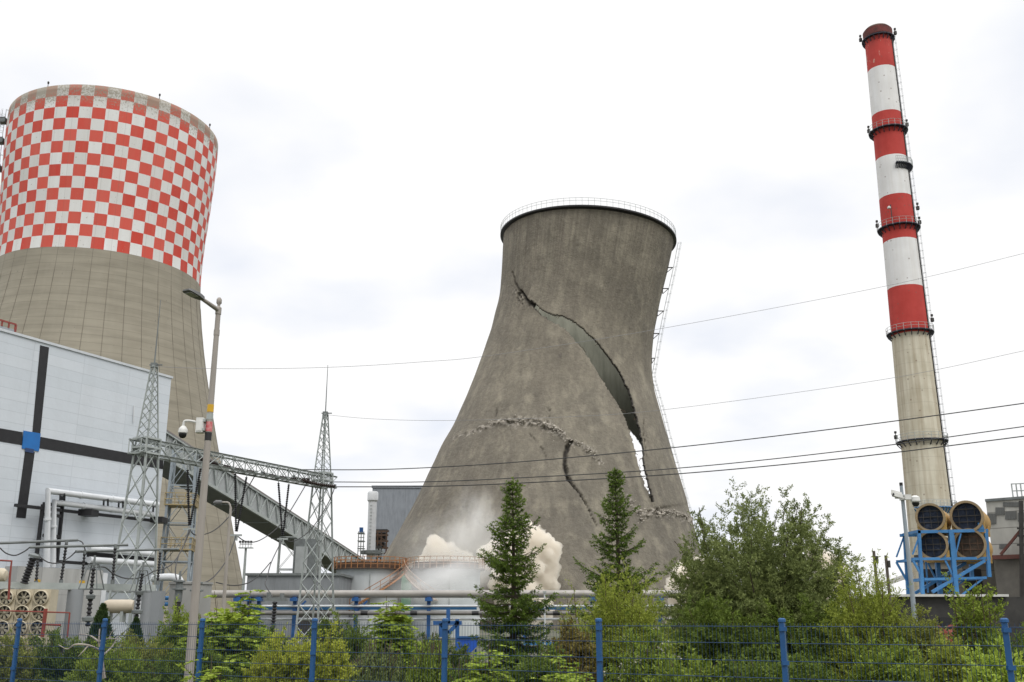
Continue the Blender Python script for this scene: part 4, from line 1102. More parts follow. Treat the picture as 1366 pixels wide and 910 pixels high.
# small green tarp shed between the tanks
q0 = at(529, 757, 150); o = thing('green_container', 'small green sheeted container between the two round tanks', 'container', (q0.x, 150, 0))
MB().box((q0.x + 1.2, 151, q0.z / 2), (3.4, 2, q0.z)).build('body', M['green_sheet'], o); MB().box((q0.x + 1.2, 151, q0.z + .1), (3.6, 2.2, .16)).build('lid', M['galv'], o)

# ------------------------------------------------------------------ pipe bridge
YB = 86
def hp(name, label, y, r, mat, xa, xb, bandsx=(), Y=YB, cols=True, lean=0):
    a = at(xa, y, Y); b = at(xb, y + lean, Y); o = thing(name, label, 'pipe', a, 'pipes of the pipe bridge')
    mb = MB(); mb.tube([a, b], r, 18)
    n = int((b - a).length / 6)
    if cols:
        for k in range(1, n): c = a.lerp(b, k / n); mb.tube([c - Vector((.06,0,0)), c + Vector((.06,0,0))], r * 1.04, 18)
    mb.build('pipe', M[mat], o, True)
    for x in bandsx:
        c = at(x, y, Y); c.z = a.z; c = a.lerp(b, (c.x - a.x) / (b.x - a.x)); MB().tube([c - Vector((.28,0,0)), c + Vector((.28,0,0))], r * 1.06, 18).build('black_collar', M['black'], o)
    return o
hp('overhead_pipe', 'thick grey overhead pipe running the width before the tanks', 792.5, .31, 'grey_pipe', 228, 1000, (), YB)
hp('overhead_pipe', 'thinner dull pipe with black collars below the thick grey overhead pipe', 818, .17, 'dark_pipe', 262, 1000, (486, 552, 634, 742), YB - .6)
hp('overhead_pipe', 'lowest thin pale pipe of the pipe bridge', 826, .10, 'white_pipe', 262, 1000, (), YB + .6)
hp('overhead_pipe', 'thin pale pipe lying on the blue beam of the pipe bridge', 808.5, .09, 'white_pipe', 330, 1000, (), YB - .2)
o = None
for k, x in enumerate((318, 332, 345, 393, 475, 572, 700, 790, 880)):
    c = at(x, 826, YB + .2); zc = at(x, 800, YB).z
    lab = ['blue pipe rack post farthest to the left', 'blue pipe rack post second from the left', 'blue pipe rack post third from the left', 'blue pipe rack post left of the tank-side lattice mast', 'blue pipe rack post under the left storage tank', 'blue pipe rack post under the right storage tank', 'blue pipe rack post just behind the left spruce', 'blue pipe rack post between the two spruces', 'blue pipe rack post behind the willow'][k]
    o = thing('pipe_rack_post', lab, 'pipe rack', (c.x, YB, 0), 'blue pipe rack posts')
    MB().bar((c.x, YB, 0), (c.x, YB, zc), .30, .26).build('post', M['blue'], o)
    MB().box((c.x, YB, zc), (.55, 1.6, .26)).box((c.x, YB, zc + .16), (.35, .6, .1)).build('cross_arm', M['blue'], o)
    if k in (3, 4, 6): MB().bar((c.x, YB, zc - 1.0), (c.x + .9, YB, zc - .1), .14).build('knee_brace', M['blue'], o)
for k, (xa, xb) in enumerate(((330, 440), (448, 508), (532, 636), (700, 800))):
    a, b = at(xa, 811.5, YB + .1), at(xb, 811.5, YB + .1); o = MB().bar(a, b, .18, .24).build('rack_beam', M['light_blue'], None, org=a)
    tag(o, ['blue horizontal rack beam crossing the tank-side lattice mast', 'short blue horizontal rack beam under the left storage tank', 'blue horizontal rack beam under the right storage tank', 'blue horizontal rack beam to the right of the left spruce'][k], 'steel beam', 'blue rack beams')
o = thing('blue_bracket', 'small blue diagonal braced bracket left of the left spruce', 'bracket', at(598, 850, 70))
m = MB()
for a, b in (((588,832),(588,850)),((610,826),(610,870)),((588,832),(598,845)),((610,832),(598,845)),((578,831),(616,831)),((598,812),(598,832))): m.bar(at(*a, 70), at(*b, 70), .25)
m.build('frame', M['blue'], o)
o = thing('blue_hopper', 'bright blue steel skip behind the fence beside the left spruce', 'skip', at(623, 880, 38))
q = at(623, 855, 38); w = .37
m = MB(); m.slab([q + Vector((-w, 0, .1)), q + Vector((w, 0, .1)), q + Vector((w, 0, -.18)), q + Vector((w * .25, 0, -.45)), q + Vector((-w * .25, 0, -.45)), q + Vector((-w, 0, -.18))], (0, .8, 0)); m.build('body', mk('bright_blue', (.02, .10, .50), (.015, .07, .38), 2, .5), o)
m = MB(); m.bar(q + Vector((-.42, -.02, .13)), q + Vector((.42, -.02, .13)), .07)
for x in (-.3, .3): m.bar(q + Vector((x, .4, -.3)), (q.x + x, q.y + .4, 0), .06)
m.build('rim_and_stand', M['blue'], o)
o = thing('signal_post', 'thin pale post standing between the two spruces', 'post', at(727, 870, 36))
p0 = at(727, 855, 36); tp_ = at(726, 790, 36); MB().tube([(p0.x, p0.y, 0), (p0.x, p0.y, tp_.z)], .028, 6).build('post', M['white_pipe'], o); MB().box((p0.x, p0.y, tp_.z), (.12, .12, .06)).build('cap', M['galv'], o)
o = MB().box(at(724, 858.5, 42), (1.5, .5, .12)).build('blue_plank', M['light_blue'], None, org=at(724, 858.5, 42)); tag(o, 'flat bright blue board behind the fence right of the left spruce', 'board')

# ------------------------------------------------------------------ far background between conveyor and cracked tower
q0 = at(497, 651, 335); q1 = at(640, 644, 335)
o = thing('boiler_hall', 'tall plain grey boiler hall partly hidden by the cracked tower', 'industrial building', (q0.x, 335, 0))
MB().slab([(q0.x, 335, 0), (q1.x, 335, 0), (q1.x, 380, 0), (q0.x + 6, 380, 0)], (0, 0, q0.z)).build('wall', panel_mat('hall_cladding', (.265, .29, .325), (.285, .31, .345), 6, 400, .01), o)
MB().slab([(q0.x - .3, 334.7, q0.z), (q1.x, 334.7, q0.z), (q1.x, 380, q0.z), (q0.x + 5.7, 380, q0.z)], (0, 0, .8)).build('roof_edge', M['grey_far'], o)
o = thing('white_stack', 'slim white cylindrical stack beside the tall grey boiler hall', 'stack', at(491, 746, 300))
c = at(491.5, 826, 300); z1 = at(491, 656, 300).z; z0 = at(491, 744, 300).z; c.z = 0
MB().lathe([(1.25, 0), (1.25, z0), (1.25, z1 - 3)], c, 24).build('shaft', M['white_pipe'], o, True)
MB().lathe([(1.25, z1 - 3), (1.6, z1 - 2.6), (1.6, z1 - .4), (1.35, z1)], c, 24).build('top_drum', M['white_pipe'], o, True)
MB().lathe([(1.3, z0 + 1), (3.0, z0 + 1), (3.0, z0 + 2), (1.3, z0 + 2)], c, 20, closed=True).build('collar', M['galv_dark'], o)
m = MB()
for z in np.arange(z0 + 3, z1 - 4, 1.0): m.box((c.x - .2, c.y - 1.35, z), (.6, .12, .18))
m.build('rungs', M['galv'], o)
o = thing('steel_scaffold', 'thin grey scaffold tower left of the slim white stack', 'scaffold', at(482, 740, 298))
m = MB(); xs = (478.5, 482, 485.5)
for Yq in (297, 300):
    for x in xs:
        p = at(x, 709, Yq); m.bar((p.x, Yq, 0), p, .22)
    for y in (711, 717, 723, 729, 735): m.bar(at(478, y, Yq), at(486, y, Yq), .2)
m.build('frame', M['galv_dark'], o); m = MB()
for y in (712, 722, 732): p = at(482, y, 298.5); m.box(p, (1.9, 3, .2))
m.build('decks', M['galv'], o); MB().box(at(482, 707, 298), (1.0, 1, 1.4)).build('blue_box', M['blue'], o)
o = thing('brown_steelwork', 'rusty brown equipment tower right of the slim white stack', 'steelwork', at(507, 745, 312))
m = MB()
for Yq in (310, 316):
    for x in (499, 504, 509, 516): p = at(x, 708, Yq); m.bar((p.x, Yq, 0), p, .4)
    for y in (709, 714, 722, 731, 738): m.bar(at(497, y, Yq), at(518, y, Yq), .5)
    for k in range(3): m.bar(at(499, 712 + k * 9, Yq), at(516, 722 + k * 9, Yq), .25)
m.build('frame', M['rust'], o)
m = MB(); m.box(at(508, 716, 313), (3.4, 4, 2.2)); m.box(at(508, 728, 313), (2.6, 4, 1.8)); m.box(at(508, 708, 313), (4.6, 5, .5)); m.lathe([(.8, 0), (.9, 3.5)], at(505, 744, 309), 12); m.build('vessel', M['dark'], o)
m = MB()
for x in (499, 503, 507, 511): m.bar(at(x, 744, 305), at(x, 732, 305), .25)
m.bar(at(496, 737, 305), at(513, 737, 305), .3); m.bar(at(496, 742, 305), at(513, 742, 305), .3); m.build('front_rail', M['galv'], o)
# floodlight mast
o = thing('floodlight_mast', 'distant floodlight mast with a row of lamps right of the chequered tower', 'floodlight mast', at(323, 820, 150))
p0 = at(321.5, 826, 150); zt_ = at(323.5, 731, 150).z
MB().tube([(p0.x, 150, 0), (p0.x, 150, zt_)], [.28, .16], 8).build('pole', M['galv'], o)
m = MB(); m.box((p0.x, 150, zt_), (2.0, .9, .12)); m.box((p0.x, 150, zt_ + .55), (1.7, .7, .08)); m.build('lamp_rack', M['galv'], o)
for k in range(5): MB().box((p0.x - .8 + k * .4, 149.6, zt_ + .85), (.28, .25, .3)).bar((p0.x - .8 + k * .4, 149.7, zt_), (p0.x - .8 + k * .4, 149.7, zt_ + .8), .05).build('lamp', M['dark'], o)
# ------------------------------------------------------------------ street lamp with camera
YL = 20.0
o = thing('street_lamp', 'tall grey street lamp with a yellow band behind the blue fence', 'street lamp', at(252, 905, YL))
b = at(252, 905, YL); t_ = at(291.3, 412, YL); xx = (b.x + t_.x) / 2
base = Vector((xx, YL, 0)); tip = Vector((xx, YL, t_.z))
def pr_(z): return .092 - .042 * z / tip.z
MB().tube([base, tip.lerp(base, .62), tip], [pr_(0), pr_(tip.z * .38), pr_(tip.z)], 20).build('pole', M['pole'], o, True)
MB().lathe([(pr_(tip.z) + .012, -.12), (pr_(tip.z) + .012, .02), (.03, .05), (.03, .09), (.055, .12), (.055, .2), (.03, .24)], tip, 14).build('pole_cap', M['pole'], o, True)
MB().lathe([(pr_(tip.z * .9) + .006, 0), (pr_(tip.z * .9) + .006, .12)], base + Vector((0,0,tip.z * .93)), 16).build('pole_joint', M['pole'], o, True)
hd = at(252, 389, YL - .9); h1 = at(267, 397, YL - .62)
MB().tube([tip - Vector((0, 0, .03)), h1], [.05, .038], 10).build('arm', M['pole'], o, True)
dv = (hd - h1).normalized(); sv = dv.cross(Vector((0, 0, 1))).normalized(); uv_ = sv.cross(dv)
m = MB()
def hp_(l, s, u): return h1 + dv * l + sv * s + uv_ * u
Ls = .36
ring = [(-.08, .05, .045), (0.02, .085, .05), (.12, .115, .05), (Ls, .115, .035), (Ls + .04, .09, .02)]
bi = len(m.v)
for l, s, u in ring: m.v += [hp_(l, -s, -u * .6), hp_(l, s, -u * .6), hp_(l, s * .8, u), hp_(l, -s * .8, u)]
for i in range(len(ring) - 1):
    for k in range(4): m.f.append((bi + i*4 + k, bi + i*4 + (k+1)%4, bi + i*4 + 4 + (k+1)%4, bi + i*4 + 4 + k))
m.f += [(bi + 3, bi + 2, bi + 1, bi), (bi + len(ring)*4 - 4, bi + len(ring)*4 - 3, bi + len(ring)*4 - 2, bi + len(ring)*4 - 1)]
lh = m.build('lamp_head', M['lamp'], o)
m = MB(); m.slab([hp_(.13, -.085, -.034), hp_(.13, .085, -.034), hp_(Ls - .02, .085, -.028), hp_(Ls - .02, -.085, -.028)], -uv_ * .012); m.build('lens', mk('lamp_lens', (.35, .35, .33), (.28, .28, .26), 5, .25), lh)
def band(y0, y1, mat, name, ex=.004):
    z0, z1 = at(275, y1, YL).z, at(275, y0, YL).z
    MB().lathe([(pr_(z0) + ex, z0), (pr_(z1) + ex, z1)], base, 20).build(name, M[mat], o, True)
band(540, 550, 'yellow', 'yellow_band'); band(563, 576, 'red', 'red_sticker'); band(577, 588, 'black', 'black_band')
band(552, 560, 'galv', 'steel_band')
# dome camera fixed to the pole
zc = at(272, 568, YL).z; q = Vector((xx - .165, YL - .02, zc))
dc = thing('dome_camera', 'white dome camera and its box fixed to the tall street lamp', 'security camera', q)
MB().box(q, (.145, .17, .30)).box(q + Vector((.0, -.09, -.02)), (.11, .02, .2)).build('junction_box', M['white_plastic'], dc)
MB().box(q + Vector((.085, .02, .09)), (.04, .22, .05)).box(q + Vector((.085, .02, -.09)), (.04, .22, .05)).build('pole_clamp', M['galv'], dc)
MB().tube(catmull([q + Vector((-.06, -.02, .06)), q + Vector((-.2, -.05, .085)), q + Vector((-.30, -.06, .08)), q + Vector((-.325, -.06, .03)), q + Vector((-.325, -.06, -.04))], 5), .024, 10).build('bracket', M['white_plastic'], dc, True)
q2 = q + Vector((-.325, -.06, -.135)); K = .8
MB().lathe([(r * K, z * K) for r, z in ((.03, .15), (.06, .13), (.105, .07), (.115, .02), (.115, -.03), (.105, -.04))], q2, 20).build('camera_housing', M['white_plastic'], dc, True)
MB().lathe([(r * K, z * K) for r, z in ((.001, -.17), (.05, -.16), (.088, -.12), (.10, -.07), (.10, -.04))], q2, 20).build('dome', M['glass'], dc, True)

# ------------------------------------------------------------------ camera pole on the right
YP = 33.0
o = thing('camera_pole', 'slender blue grey pole carrying two cameras before the chimney', 'pole', at(1222, 835, YP))
b = at(1221, 830, YP); t_ = at(1202, 648, YP); xx = (b.x + t_.x) / 2
base = Vector((xx, YP, 0)); tip = Vector((xx, YP, t_.z))
MB().tube([base, base.lerp(tip, .9), tip], [.085, .058, .05], 14).build('pole', M['blue_grey'], o, True)
MB().tube([tip, tip + Vector((0, 0, .1))], .055, 12).build('tip', M['black'], o)
zc = at(1205, 665, YP).z; q = Vector((xx, YP, zc))
MB().bar(q + Vector((-.28, -.1, .0)), q + Vector((.35, -.1, .0)), .045).box(q, (.14, .2, .12)).build('cross_arm', M['white_plastic'], o)
bc = thing('bullet_camera', 'white bullet camera on the slender pole before the chimney', 'security camera', q + Vector((-.3, -.1, .05)))
e = Vector((-.9, -.35, .16)).normalized()
MB().box(q + Vector((-.2, -.12, .08)), (.13, .12, .34), frame(e)).box(q + Vector((-.23, -.13, .15)), (.02, .15, .42), frame(e)).build('housing', M['white_plastic'], bc)
MB().lathe([(.045, 0), (.045, .03)], q + Vector((-.2, -.12, .08)) + e * .17, 12, e).build('lens', M['glass'], bc)
pc = thing('dome_camera', 'white dome camera on the right arm of the slender camera pole', 'security camera', q + Vector((.38, -.1, 0)))
MB().lathe([(.06, .1), (.14, .05), (.15, -.08), (.12, -.12)], q + Vector((.37, -.1, -.02)), 16).build('camera_housing', M['white_plastic'], pc, True)
MB().lathe([(.001, -.26), (.06, -.25), (.11, -.19), (.12, -.12)], q + Vector((.37, -.1, -.02)), 16).build('dome', M['glass'], pc, True)
MB().box(q + Vector((.12, -.1, .03)), (.2, .15, .16)).build('mount_box', M['white_plastic'], pc)

# ------------------------------------------------------------------ stacked ducts on the blue frame
YF = 75.0
pd = Vector((math.sin(R_(37)), math.cos(R_(37)), 0)); ps = Vector((pd.y, -pd.x, 0))
rK = at(1241, 691, YF)
def Fp(x, y, off=0.0): return at(x, y, YF) + pd * off
labs = ['upper pipe on the chimney side of the blue frame, with a dark cover', 'upper pipe nearest the panel building, largest of the four', 'lower pipe on the chimney side of the blue frame', 'lower pipe nearest the panel building with a rusty open end']
faceN = Vector((-.22, -.97, 0)).normalized()
for (x, y, r, ln), lab, ins in zip(((1241, 690.5, 17.3, 3.6), (1289.5, 689, 19.3, 5.5), (1244.5, 727, 17.5, 3.4), (1293.5, 726, 18.8, 5.0)), labs, (0, 0, 0, 1)):
    c = at(x, y, YF); R = r / FPX * YF * 1.02
    ax_ = Vector((.50, .866, -.02)).normalized()
    o = thing('large_pipe', lab, 'pipe', c, 'large yellow pipes stacked on the blue frame')
    MB().lathe([(R * .95, .2), (R, .0), (R, ln), (R * .95, ln), (R * .93, .25)], c, 40, ax_, closed=True).build('pipe', M['yellow_pipe'], o, True)
    MB().lathe([(R * 1.06, -.10), (R * 1.06, .12), (R * .9, .12), (R * .9, -.10)], c, 40, ax_, closed=True).build('flange', mk('dull_brass_ring', (.30, .22, .12), (.20, .15, .09), 2, .6), o, True)
    m = MB(); m.lathe([(.001, .16), (R * .92, .16)], c, 32, ax_)
    eo = m.build('end_cover', mk('rusty_end_plate', (.17, .125, .09), (.06, .055, .05), 1.4, .85) if ins else M['pipe_inside'], o)
    fx = frame(ax_); m = MB()
    for t in (-.35, 0.05, .5):
        h = R * t; w_ = math.sqrt(max(.01, (R * .9) ** 2 - h * h)); m.bar(c + fx @ Vector((-w_, h, .12)), c + fx @ Vector((w_, h, .12)), .06)
    for k in range(3): a = c + fx @ Vector((-.5 * R + k * .5 * R, -R * .75, .10)); m.bar(a, c + fx @ Vector((-.5 * R + k * .5 * R, R * .75, .10)), .035)
    m.build('cover_rib', M['rust'] if ins else M['dark'], eo)
    for k in (.25, ln * .6):
        s = MB()
        p = c + ax_ * k; rt_ = fx @ Vector((1, 0, 0)); 
        s.slab([p - rt_ * R * 1.02 - Vector((0,0,R * 1.12)), p + rt_ * R * 1.02 - Vector((0,0,R * 1.12)), p + rt_ * R * 1.02 - Vector((0,0,R * .35)), p + rt_ * R * .75 - Vector((0,0,R * .66)), p - rt_ * R * .75 - Vector((0,0,R * .66)), p - rt_ * R * 1.02 - Vector((0,0,R * .35))], ax_ * .2)
        s.build('saddle', mk('saddle_yellow', (.55, .36, .12), (.42, .27, .09), 1, .6), o)
fr = thing('pipe_stack_frame', 'bright blue steel frame carrying four large yellow pipes', 'steel frame', at(1270, 795, YF))
m = MB()
def FB(a, b, w=.24, off=.25, off2=None):
    w *= .72
    m.bar(at(*a, YF) + Vector((0, off, 0)), at(*b, YF) + Vector((0, off if off2 is None else off2, 0)), w)
for off in (-.2, 3.0):
    dx = 0 if off < 0 else 3
    FB((1224 + dx, 708), (1230 + dx, 800), .3, off); FB((1266 + dx, 708), (1275 + dx, 800), .42, off); FB((1313 + dx, 707), (1318 + dx, 770), .34, off)
    FB((1221, 710), (1316, 708), .3, off); FB((1216, 746), (1319, 745), .26, off); FB((1231, 773), (1314, 771), .24, off)
    FB((1268, 708), (1258, 745), .16, off); FB((1258, 745), (1272, 773), .16, off); FB((1226, 712), (1216, 740), .14, off)
    FB((1242, 790), (1312, 748), .3, off); FB((1216, 747), (1230, 772), .2, off)
    FB((1269, 709), (1274, 745), .18, off); FB((1280, 712), (1272, 745), .14, off)
    FB((1311, 771), (1280, 795), .16, off)
for x, y in ((1224, 709), (1268, 709), (1314, 708), (1220, 746), (1273, 746), (1317, 745), (1232, 773), (1276, 772), (1313, 771)):
    m.bar(at(x, y, YF) + Vector((0, -.2, 0)), at(x + 2, y, YF) + Vector((0, 3.0, 0)), .2)
for x in (1236, 1240, 1246): FB((x, 748), (x + 3, 790), .14, 1.5)
m.build('frame', M['light_blue'], fr)
pl = MB(); pl.slab([at(1302, 698, YF) + Vector((0,-.35,0)), at(1307, 698, YF) + Vector((0,-.35,0)), at(1311, 707, YF) + Vector((0,-.35,0)), at(1302, 707, YF) + Vector((0,-.35,0))], (0, .06, 0)); pl.build('gusset_plate', M['light_blue'], fr)
# low flat-roofed building below
q0, q1 = at(1196, 796, 71), at(1346, 796, 71)
o = thing('flat_roof_building', 'low dark flat roofed building with pale roof edge under the blue frame', 'building', (q0.x, 71, 0))
MB().slab([(q0.x + .3, 71.4, 0), (q1.x + 8, 71.4, 0), (q1.x + 8, 84, 0), (q0.x + .3, 84, 0)], (0, 0, q0.z - .01)).build('wall', M['dark_wall'], o)
MB().slab([(q0.x, 71, q0.z), (q1.x, 71, q0.z), (q1.x, 84, q0.z), (q0.x, 84, q0.z)], (0, 0, .16)).build('roof_edge', M['roof_white'], o)
for x in (1228, 1262, 1304): q = at(x, 815, 71.3); MB().box((q.x, 71.36, 1.6), (1.0, .08, 1.0)).build('window', M['glass'], o)
# panel building at the right edge
q0 = at(1315, 669.5, 88); q1 = at(1480, 660, 80)
o = thing('panel_building', 'stained pale concrete panel building at the right picture edge', 'building', (q0.x, 88, 0))
zt_ = q0.z; zm = at(1330, 744, 88).z
dirb = Vector((q1.x - q0.x, -6, 0)); bk = Vector((13, 22, 0))
mp = panel_mat('stained_panels', (.40, .39, .355), (.50, .49, .445), 2.4, 1.35, .05); mlow = mk('soot_stained_concrete', (.20, .185, .16), (.10, .095, .085), .5, .9)
P0 = Vector((q0.x, 88, 0))
MB().slab([P0 + Vector((0,0,zm)), P0 + dirb + Vector((0,0,zm)), P0 + dirb + bk + Vector((0,0,zm)), P0 + bk + Vector((0,0,zm))], (0, 0, zt_ - zm)).build('upper_wall', mp, o)
MB().slab([P0 + Vector((.1,.15,0)), P0 + dirb + Vector((.1,.15,0)), P0 + dirb + bk, P0 + bk], (0, 0, zm - .003)).build('lower_wall', mlow, o)
dn = dirb.normalized(); nn = Vector((dn.y, -dn.x, 0))
MB().slab([P0 + nn * .15 + Vector((0,0,zt_)), P0 + dirb + nn * .15 + Vector((0,0,zt_)), P0 + dirb + bk + Vector((0,0,zt_)), P0 + bk + Vector((0,0,zt_))], (0, 0, .22)).build('roof_edge', M['galv_dark'], o)
def onB(x, y, off=.03):
    d = ray(x, y); oo = Vector((0, 0, HC)); return oo + d * ((P0 + nn * off - oo).dot(nn) / d.dot(nn))
m_ = mk('broken_louvre', (.15, .155, .15), (.09, .09, .085), 3, .8, streak=(8, 8, .4))
for x0, y0, x1, y1 in ((1328,677,1340,687),(1317,685,1329,699),(1341,682,1356,693),(1338,670,1362,676),(1333,726,1343,732),(1358,684,1366,696)):
    MB().slab([onB(x0, y1), onB(x1, y1), onB(x1, y0), onB(x0, y0)], nn * .04).build('louvre', m_, o)
m = MB(); m.bar(onB(1317, 744, .5), onB(1400, 741, .5), .35); m.bar(onB(1335, 740, .6), onB(1362, 707, .6), .2); m.build('red_steel_brace', mk('rusted_red_steel', (.15, .05, .04), (.09, .045, .035), 1.5, .8), o)
m = MB(); m.bar(onB(1362, 668, .9), onB(1363.5, 800, .9), .26, .26)
for y in (705, 715, 727): m.bar(onB(1357, y, .9), onB(1372, y, .9), .15)
m.build('steel_column', M['dark'], o)
m = MB()
for h in (.7, 1.3): m.bar(onB(1352, 666, -.5) + Vector((0,0,h)), onB(1420, 664, -.5) + Vector((0,0,h)), .08)
for x in (1352, 1358, 1364, 1372): q = onB(x, 667, -.5); m.bar(q, q + Vector((0,0,1.4)), .08)
m.build('roof_railing', M['galv'], o)
q0, q1 = at(1233, 748, 98), at(1345, 748, 98); o = thing('retaining_wall', 'dark stained concrete wall behind the blue pipe frame', 'wall', (q0.x, 98, 0))
MB().box(((q0.x + q1.x) / 2, 99, q0.z / 2), (q1.x - q0.x, 1.5, q0.z)).build('wall', panel_mat('dark_panels', (.17, .155, .13), (.25, .235, .20), 2.2, 1.6, .05), o)
MB().box(((q0.x + q1.x) / 2, 98.9, q0.z + .3), (q1.x - q0.x + .4, 2, .6)).build('coping', M['dark_wall'], o)
for x in (1243, 1258, 1300): p = at(x, 775, 98); MB().box((p.x, 98.2, p.z), (1.6, .08, 2.2)).build('opening', M['black'], o)
o = thing('pipe_run', 'pale horizontal pipes left of the slender camera pole', 'pipes', at(1170, 805, 80))
for y, r in ((799, .12), (804, .16), (810, .12)): MB().tube([at(1120, y, 80), at(1216, y - 1, 80)], r, 8).build('pipe', M['white_pipe'] if y != 804 else M['grey_pipe'], o, True)
o = thing('sloping_conveyor', 'short pale sloping conveyor beside two timber posts', 'conveyor', at(1180, 775, 100))
MB().bar(at(1170, 782, 100), at(1216, 766, 100), 1.0, .45).build('body', M['roof_white'], o); MB().bar(at(1208, 770, 100), at(1215, 790, 100), .2).bar(at(1170, 782, 100), at(1170, 826, 100), .25).build('support', M['galv'], o)
for x, y, l in ((1165.5, 735, 'taller of two dark timber posts right of the willow'), (1181.5, 741, 'shorter of two dark timber posts right of the willow')):
    p = at(x, y, 60); q = at(x + (y - 830) * -.1, 830, 60); o = thing('timber_post', l, 'post', (q.x, 60, 0), 'dark timber posts')
    MB().tube([(p.x, 60, 0), (p.x, 60, p.z)], [.105, .085], 10).build('post', M['wood_pole'], o, True); MB().box((p.x + .1, 59.85, p.z - .5), (.12, .1, .4)).build('bracket', M['dark'], o)
for k, (x, y, w) in enumerate(((1250, 846, .9), (1272, 845, 1.0), (1262, 853, .7))):
    q = at(x, y, 40); o = thing('red_valve', ['rusty red valve wheel farthest left behind the right hand shrubs', 'rusty red valve wheel farthest right behind the right hand shrubs', 'rusty red valve wheel lowest of the three behind the shrubs'][k], 'valve', q, 'rusty red valves')
    n_ = Vector((-.3, -1, .1 + .2 * k)).normalized(); MB().lathe([(.27, -.03), (.33, -.03), (.33, .03), (.27, .03)], q, 20, n_, closed=True).build('hand_wheel', M['red_pipe'], o)
    m = MB(); f = frame(n_)
    for a in range(4): m.bar(q, q + f @ Vector((math.cos(a * PI / 2) * .3, math.sin(a * PI / 2) * .3, 0)), .04)
    m.tube([q - n_ * .5, q + n_ * .05], .06, 8); m.lathe([(.12, -.5), (.25, -.45), (.25, -.3), (.1, -.2)], q, 12, n_); m.tube([q - n_ * .4, (q.x, q.y + .3, 0)], .09, 8); m.build('stem', M['red_pipe'], o)

# ------------------------------------------------------------------ blue mesh fence
F0 = Vector((-9.63, 20.48, 0)); FS = Vector((2.161, -1.2556, 0)); FT = 1.93
fence = thing('mesh_fence', 'blue welded mesh fence with steel posts along the shrubs', 'fence', F0)
fd = FS.normalized(); fn = Vector((fd.y, -fd.x, 0))
def panel_mb():
    m = MB(); a = F0 + fd * .05; Ln = FS.length - .1
    for z in (FT - .02, FT - .22, FT - .43, FT - .63, FT - .84, FT - 1.04, FT - 1.25, FT - 1.5):
        for s in (-.007, .007): m.tube([a + fn * s + Vector((0,0,z)), a + fd * Ln + fn * s + Vector((0,0,z))], .0042, 4)
    k = 0
    while k * .05 <= Ln:
        p = a + fd * (k * .05); m.bar(p + Vector((0, 0, .08)), p + Vector((0, 0, FT + .02)), .0036); k += 1
    return m
po = panel_mb().build('mesh_panel', M['fence_mesh'], fence)
m = MB(); m.box((F0.x, F0.y, (FT + .03) / 2), (.062, .062, FT + .03), Matrix((fd, -fn, Vector((0,0,1)))).transposed()); post0 = m.build('post', M['fence_blue'], fence)
m = MB(); m.lathe([(.045, 0), (.05, .005), (.048, .035), (.03, .05)], (F0.x, F0.y, FT + .031), 8); cap0 = m.build('cap', M['fence_blue'], post0)
m = MB()
for z in (FT - .05, FT - .45, FT - .85): MB().box((F0.x, F0.y - .02, z), (.085, .06, .05)).build('clamp', M['fence_blue'], post0)
for k in range(-2, 10):
    if k == 0: continue
    for src in (po, post0):
        c = copy_tree(src, fence); c.location = FS * k

# ------------------------------------------------------------------ vegetation
def leafobj(name, P, D, Lf, W, tone, mat, parent, rg, flat=None):
    n = len(P); D = D / (np.linalg.norm(D, axis=1)[:, None] + 1e-9)
    rv = rg.normal(size=(n, 3))
    if flat is not None: rv = rv * (1 - flat) + np.cross(D, np.array([0, 0, 1.0])) * flat * 2
    S = np.cross(D, rv) if flat is None else rv - D * (rv * D).sum(1)[:, None]
    S /= (np.linalg.norm(S, axis=1)[:, None] + 1e-9)
    Lf = np.broadcast_to(Lf, n)[:, None]; W = np.broadcast_to(W, n)[:, None]
    o0 = np.array(ORG[parent]); P = P - o0
    V = np.stack([P, P + D * Lf * .45 + S * W * .5, P + D * Lf, P + D * Lf * .45 - S * W * .5], 1).reshape(-1, 3)
    me = bpy.data.meshes.new(name)
    me.vertices.add(4 * n); me.vertices.foreach_set('co', V.astype(np.float32).ravel())
    me.loops.add(4 * n); me.loops.foreach_set('vertex_index', np.arange(4 * n, dtype=np.int32))
    me.polygons.add(n); me.polygons.foreach_set('loop_start', (np.arange(n) * 4).astype(np.int32))
    a = me.attributes.new('tone', 'FLOAT', 'FACE'); a.data.foreach_set('value', np.clip(tone, 0, 1).astype(np.float32))
    me.materials.append(mat); me.update(calc_edges=True)
    return link(name, me, parent)
def unit(v): return v / (np.linalg.norm(v, axis=-1, keepdims=True) + 1e-9)

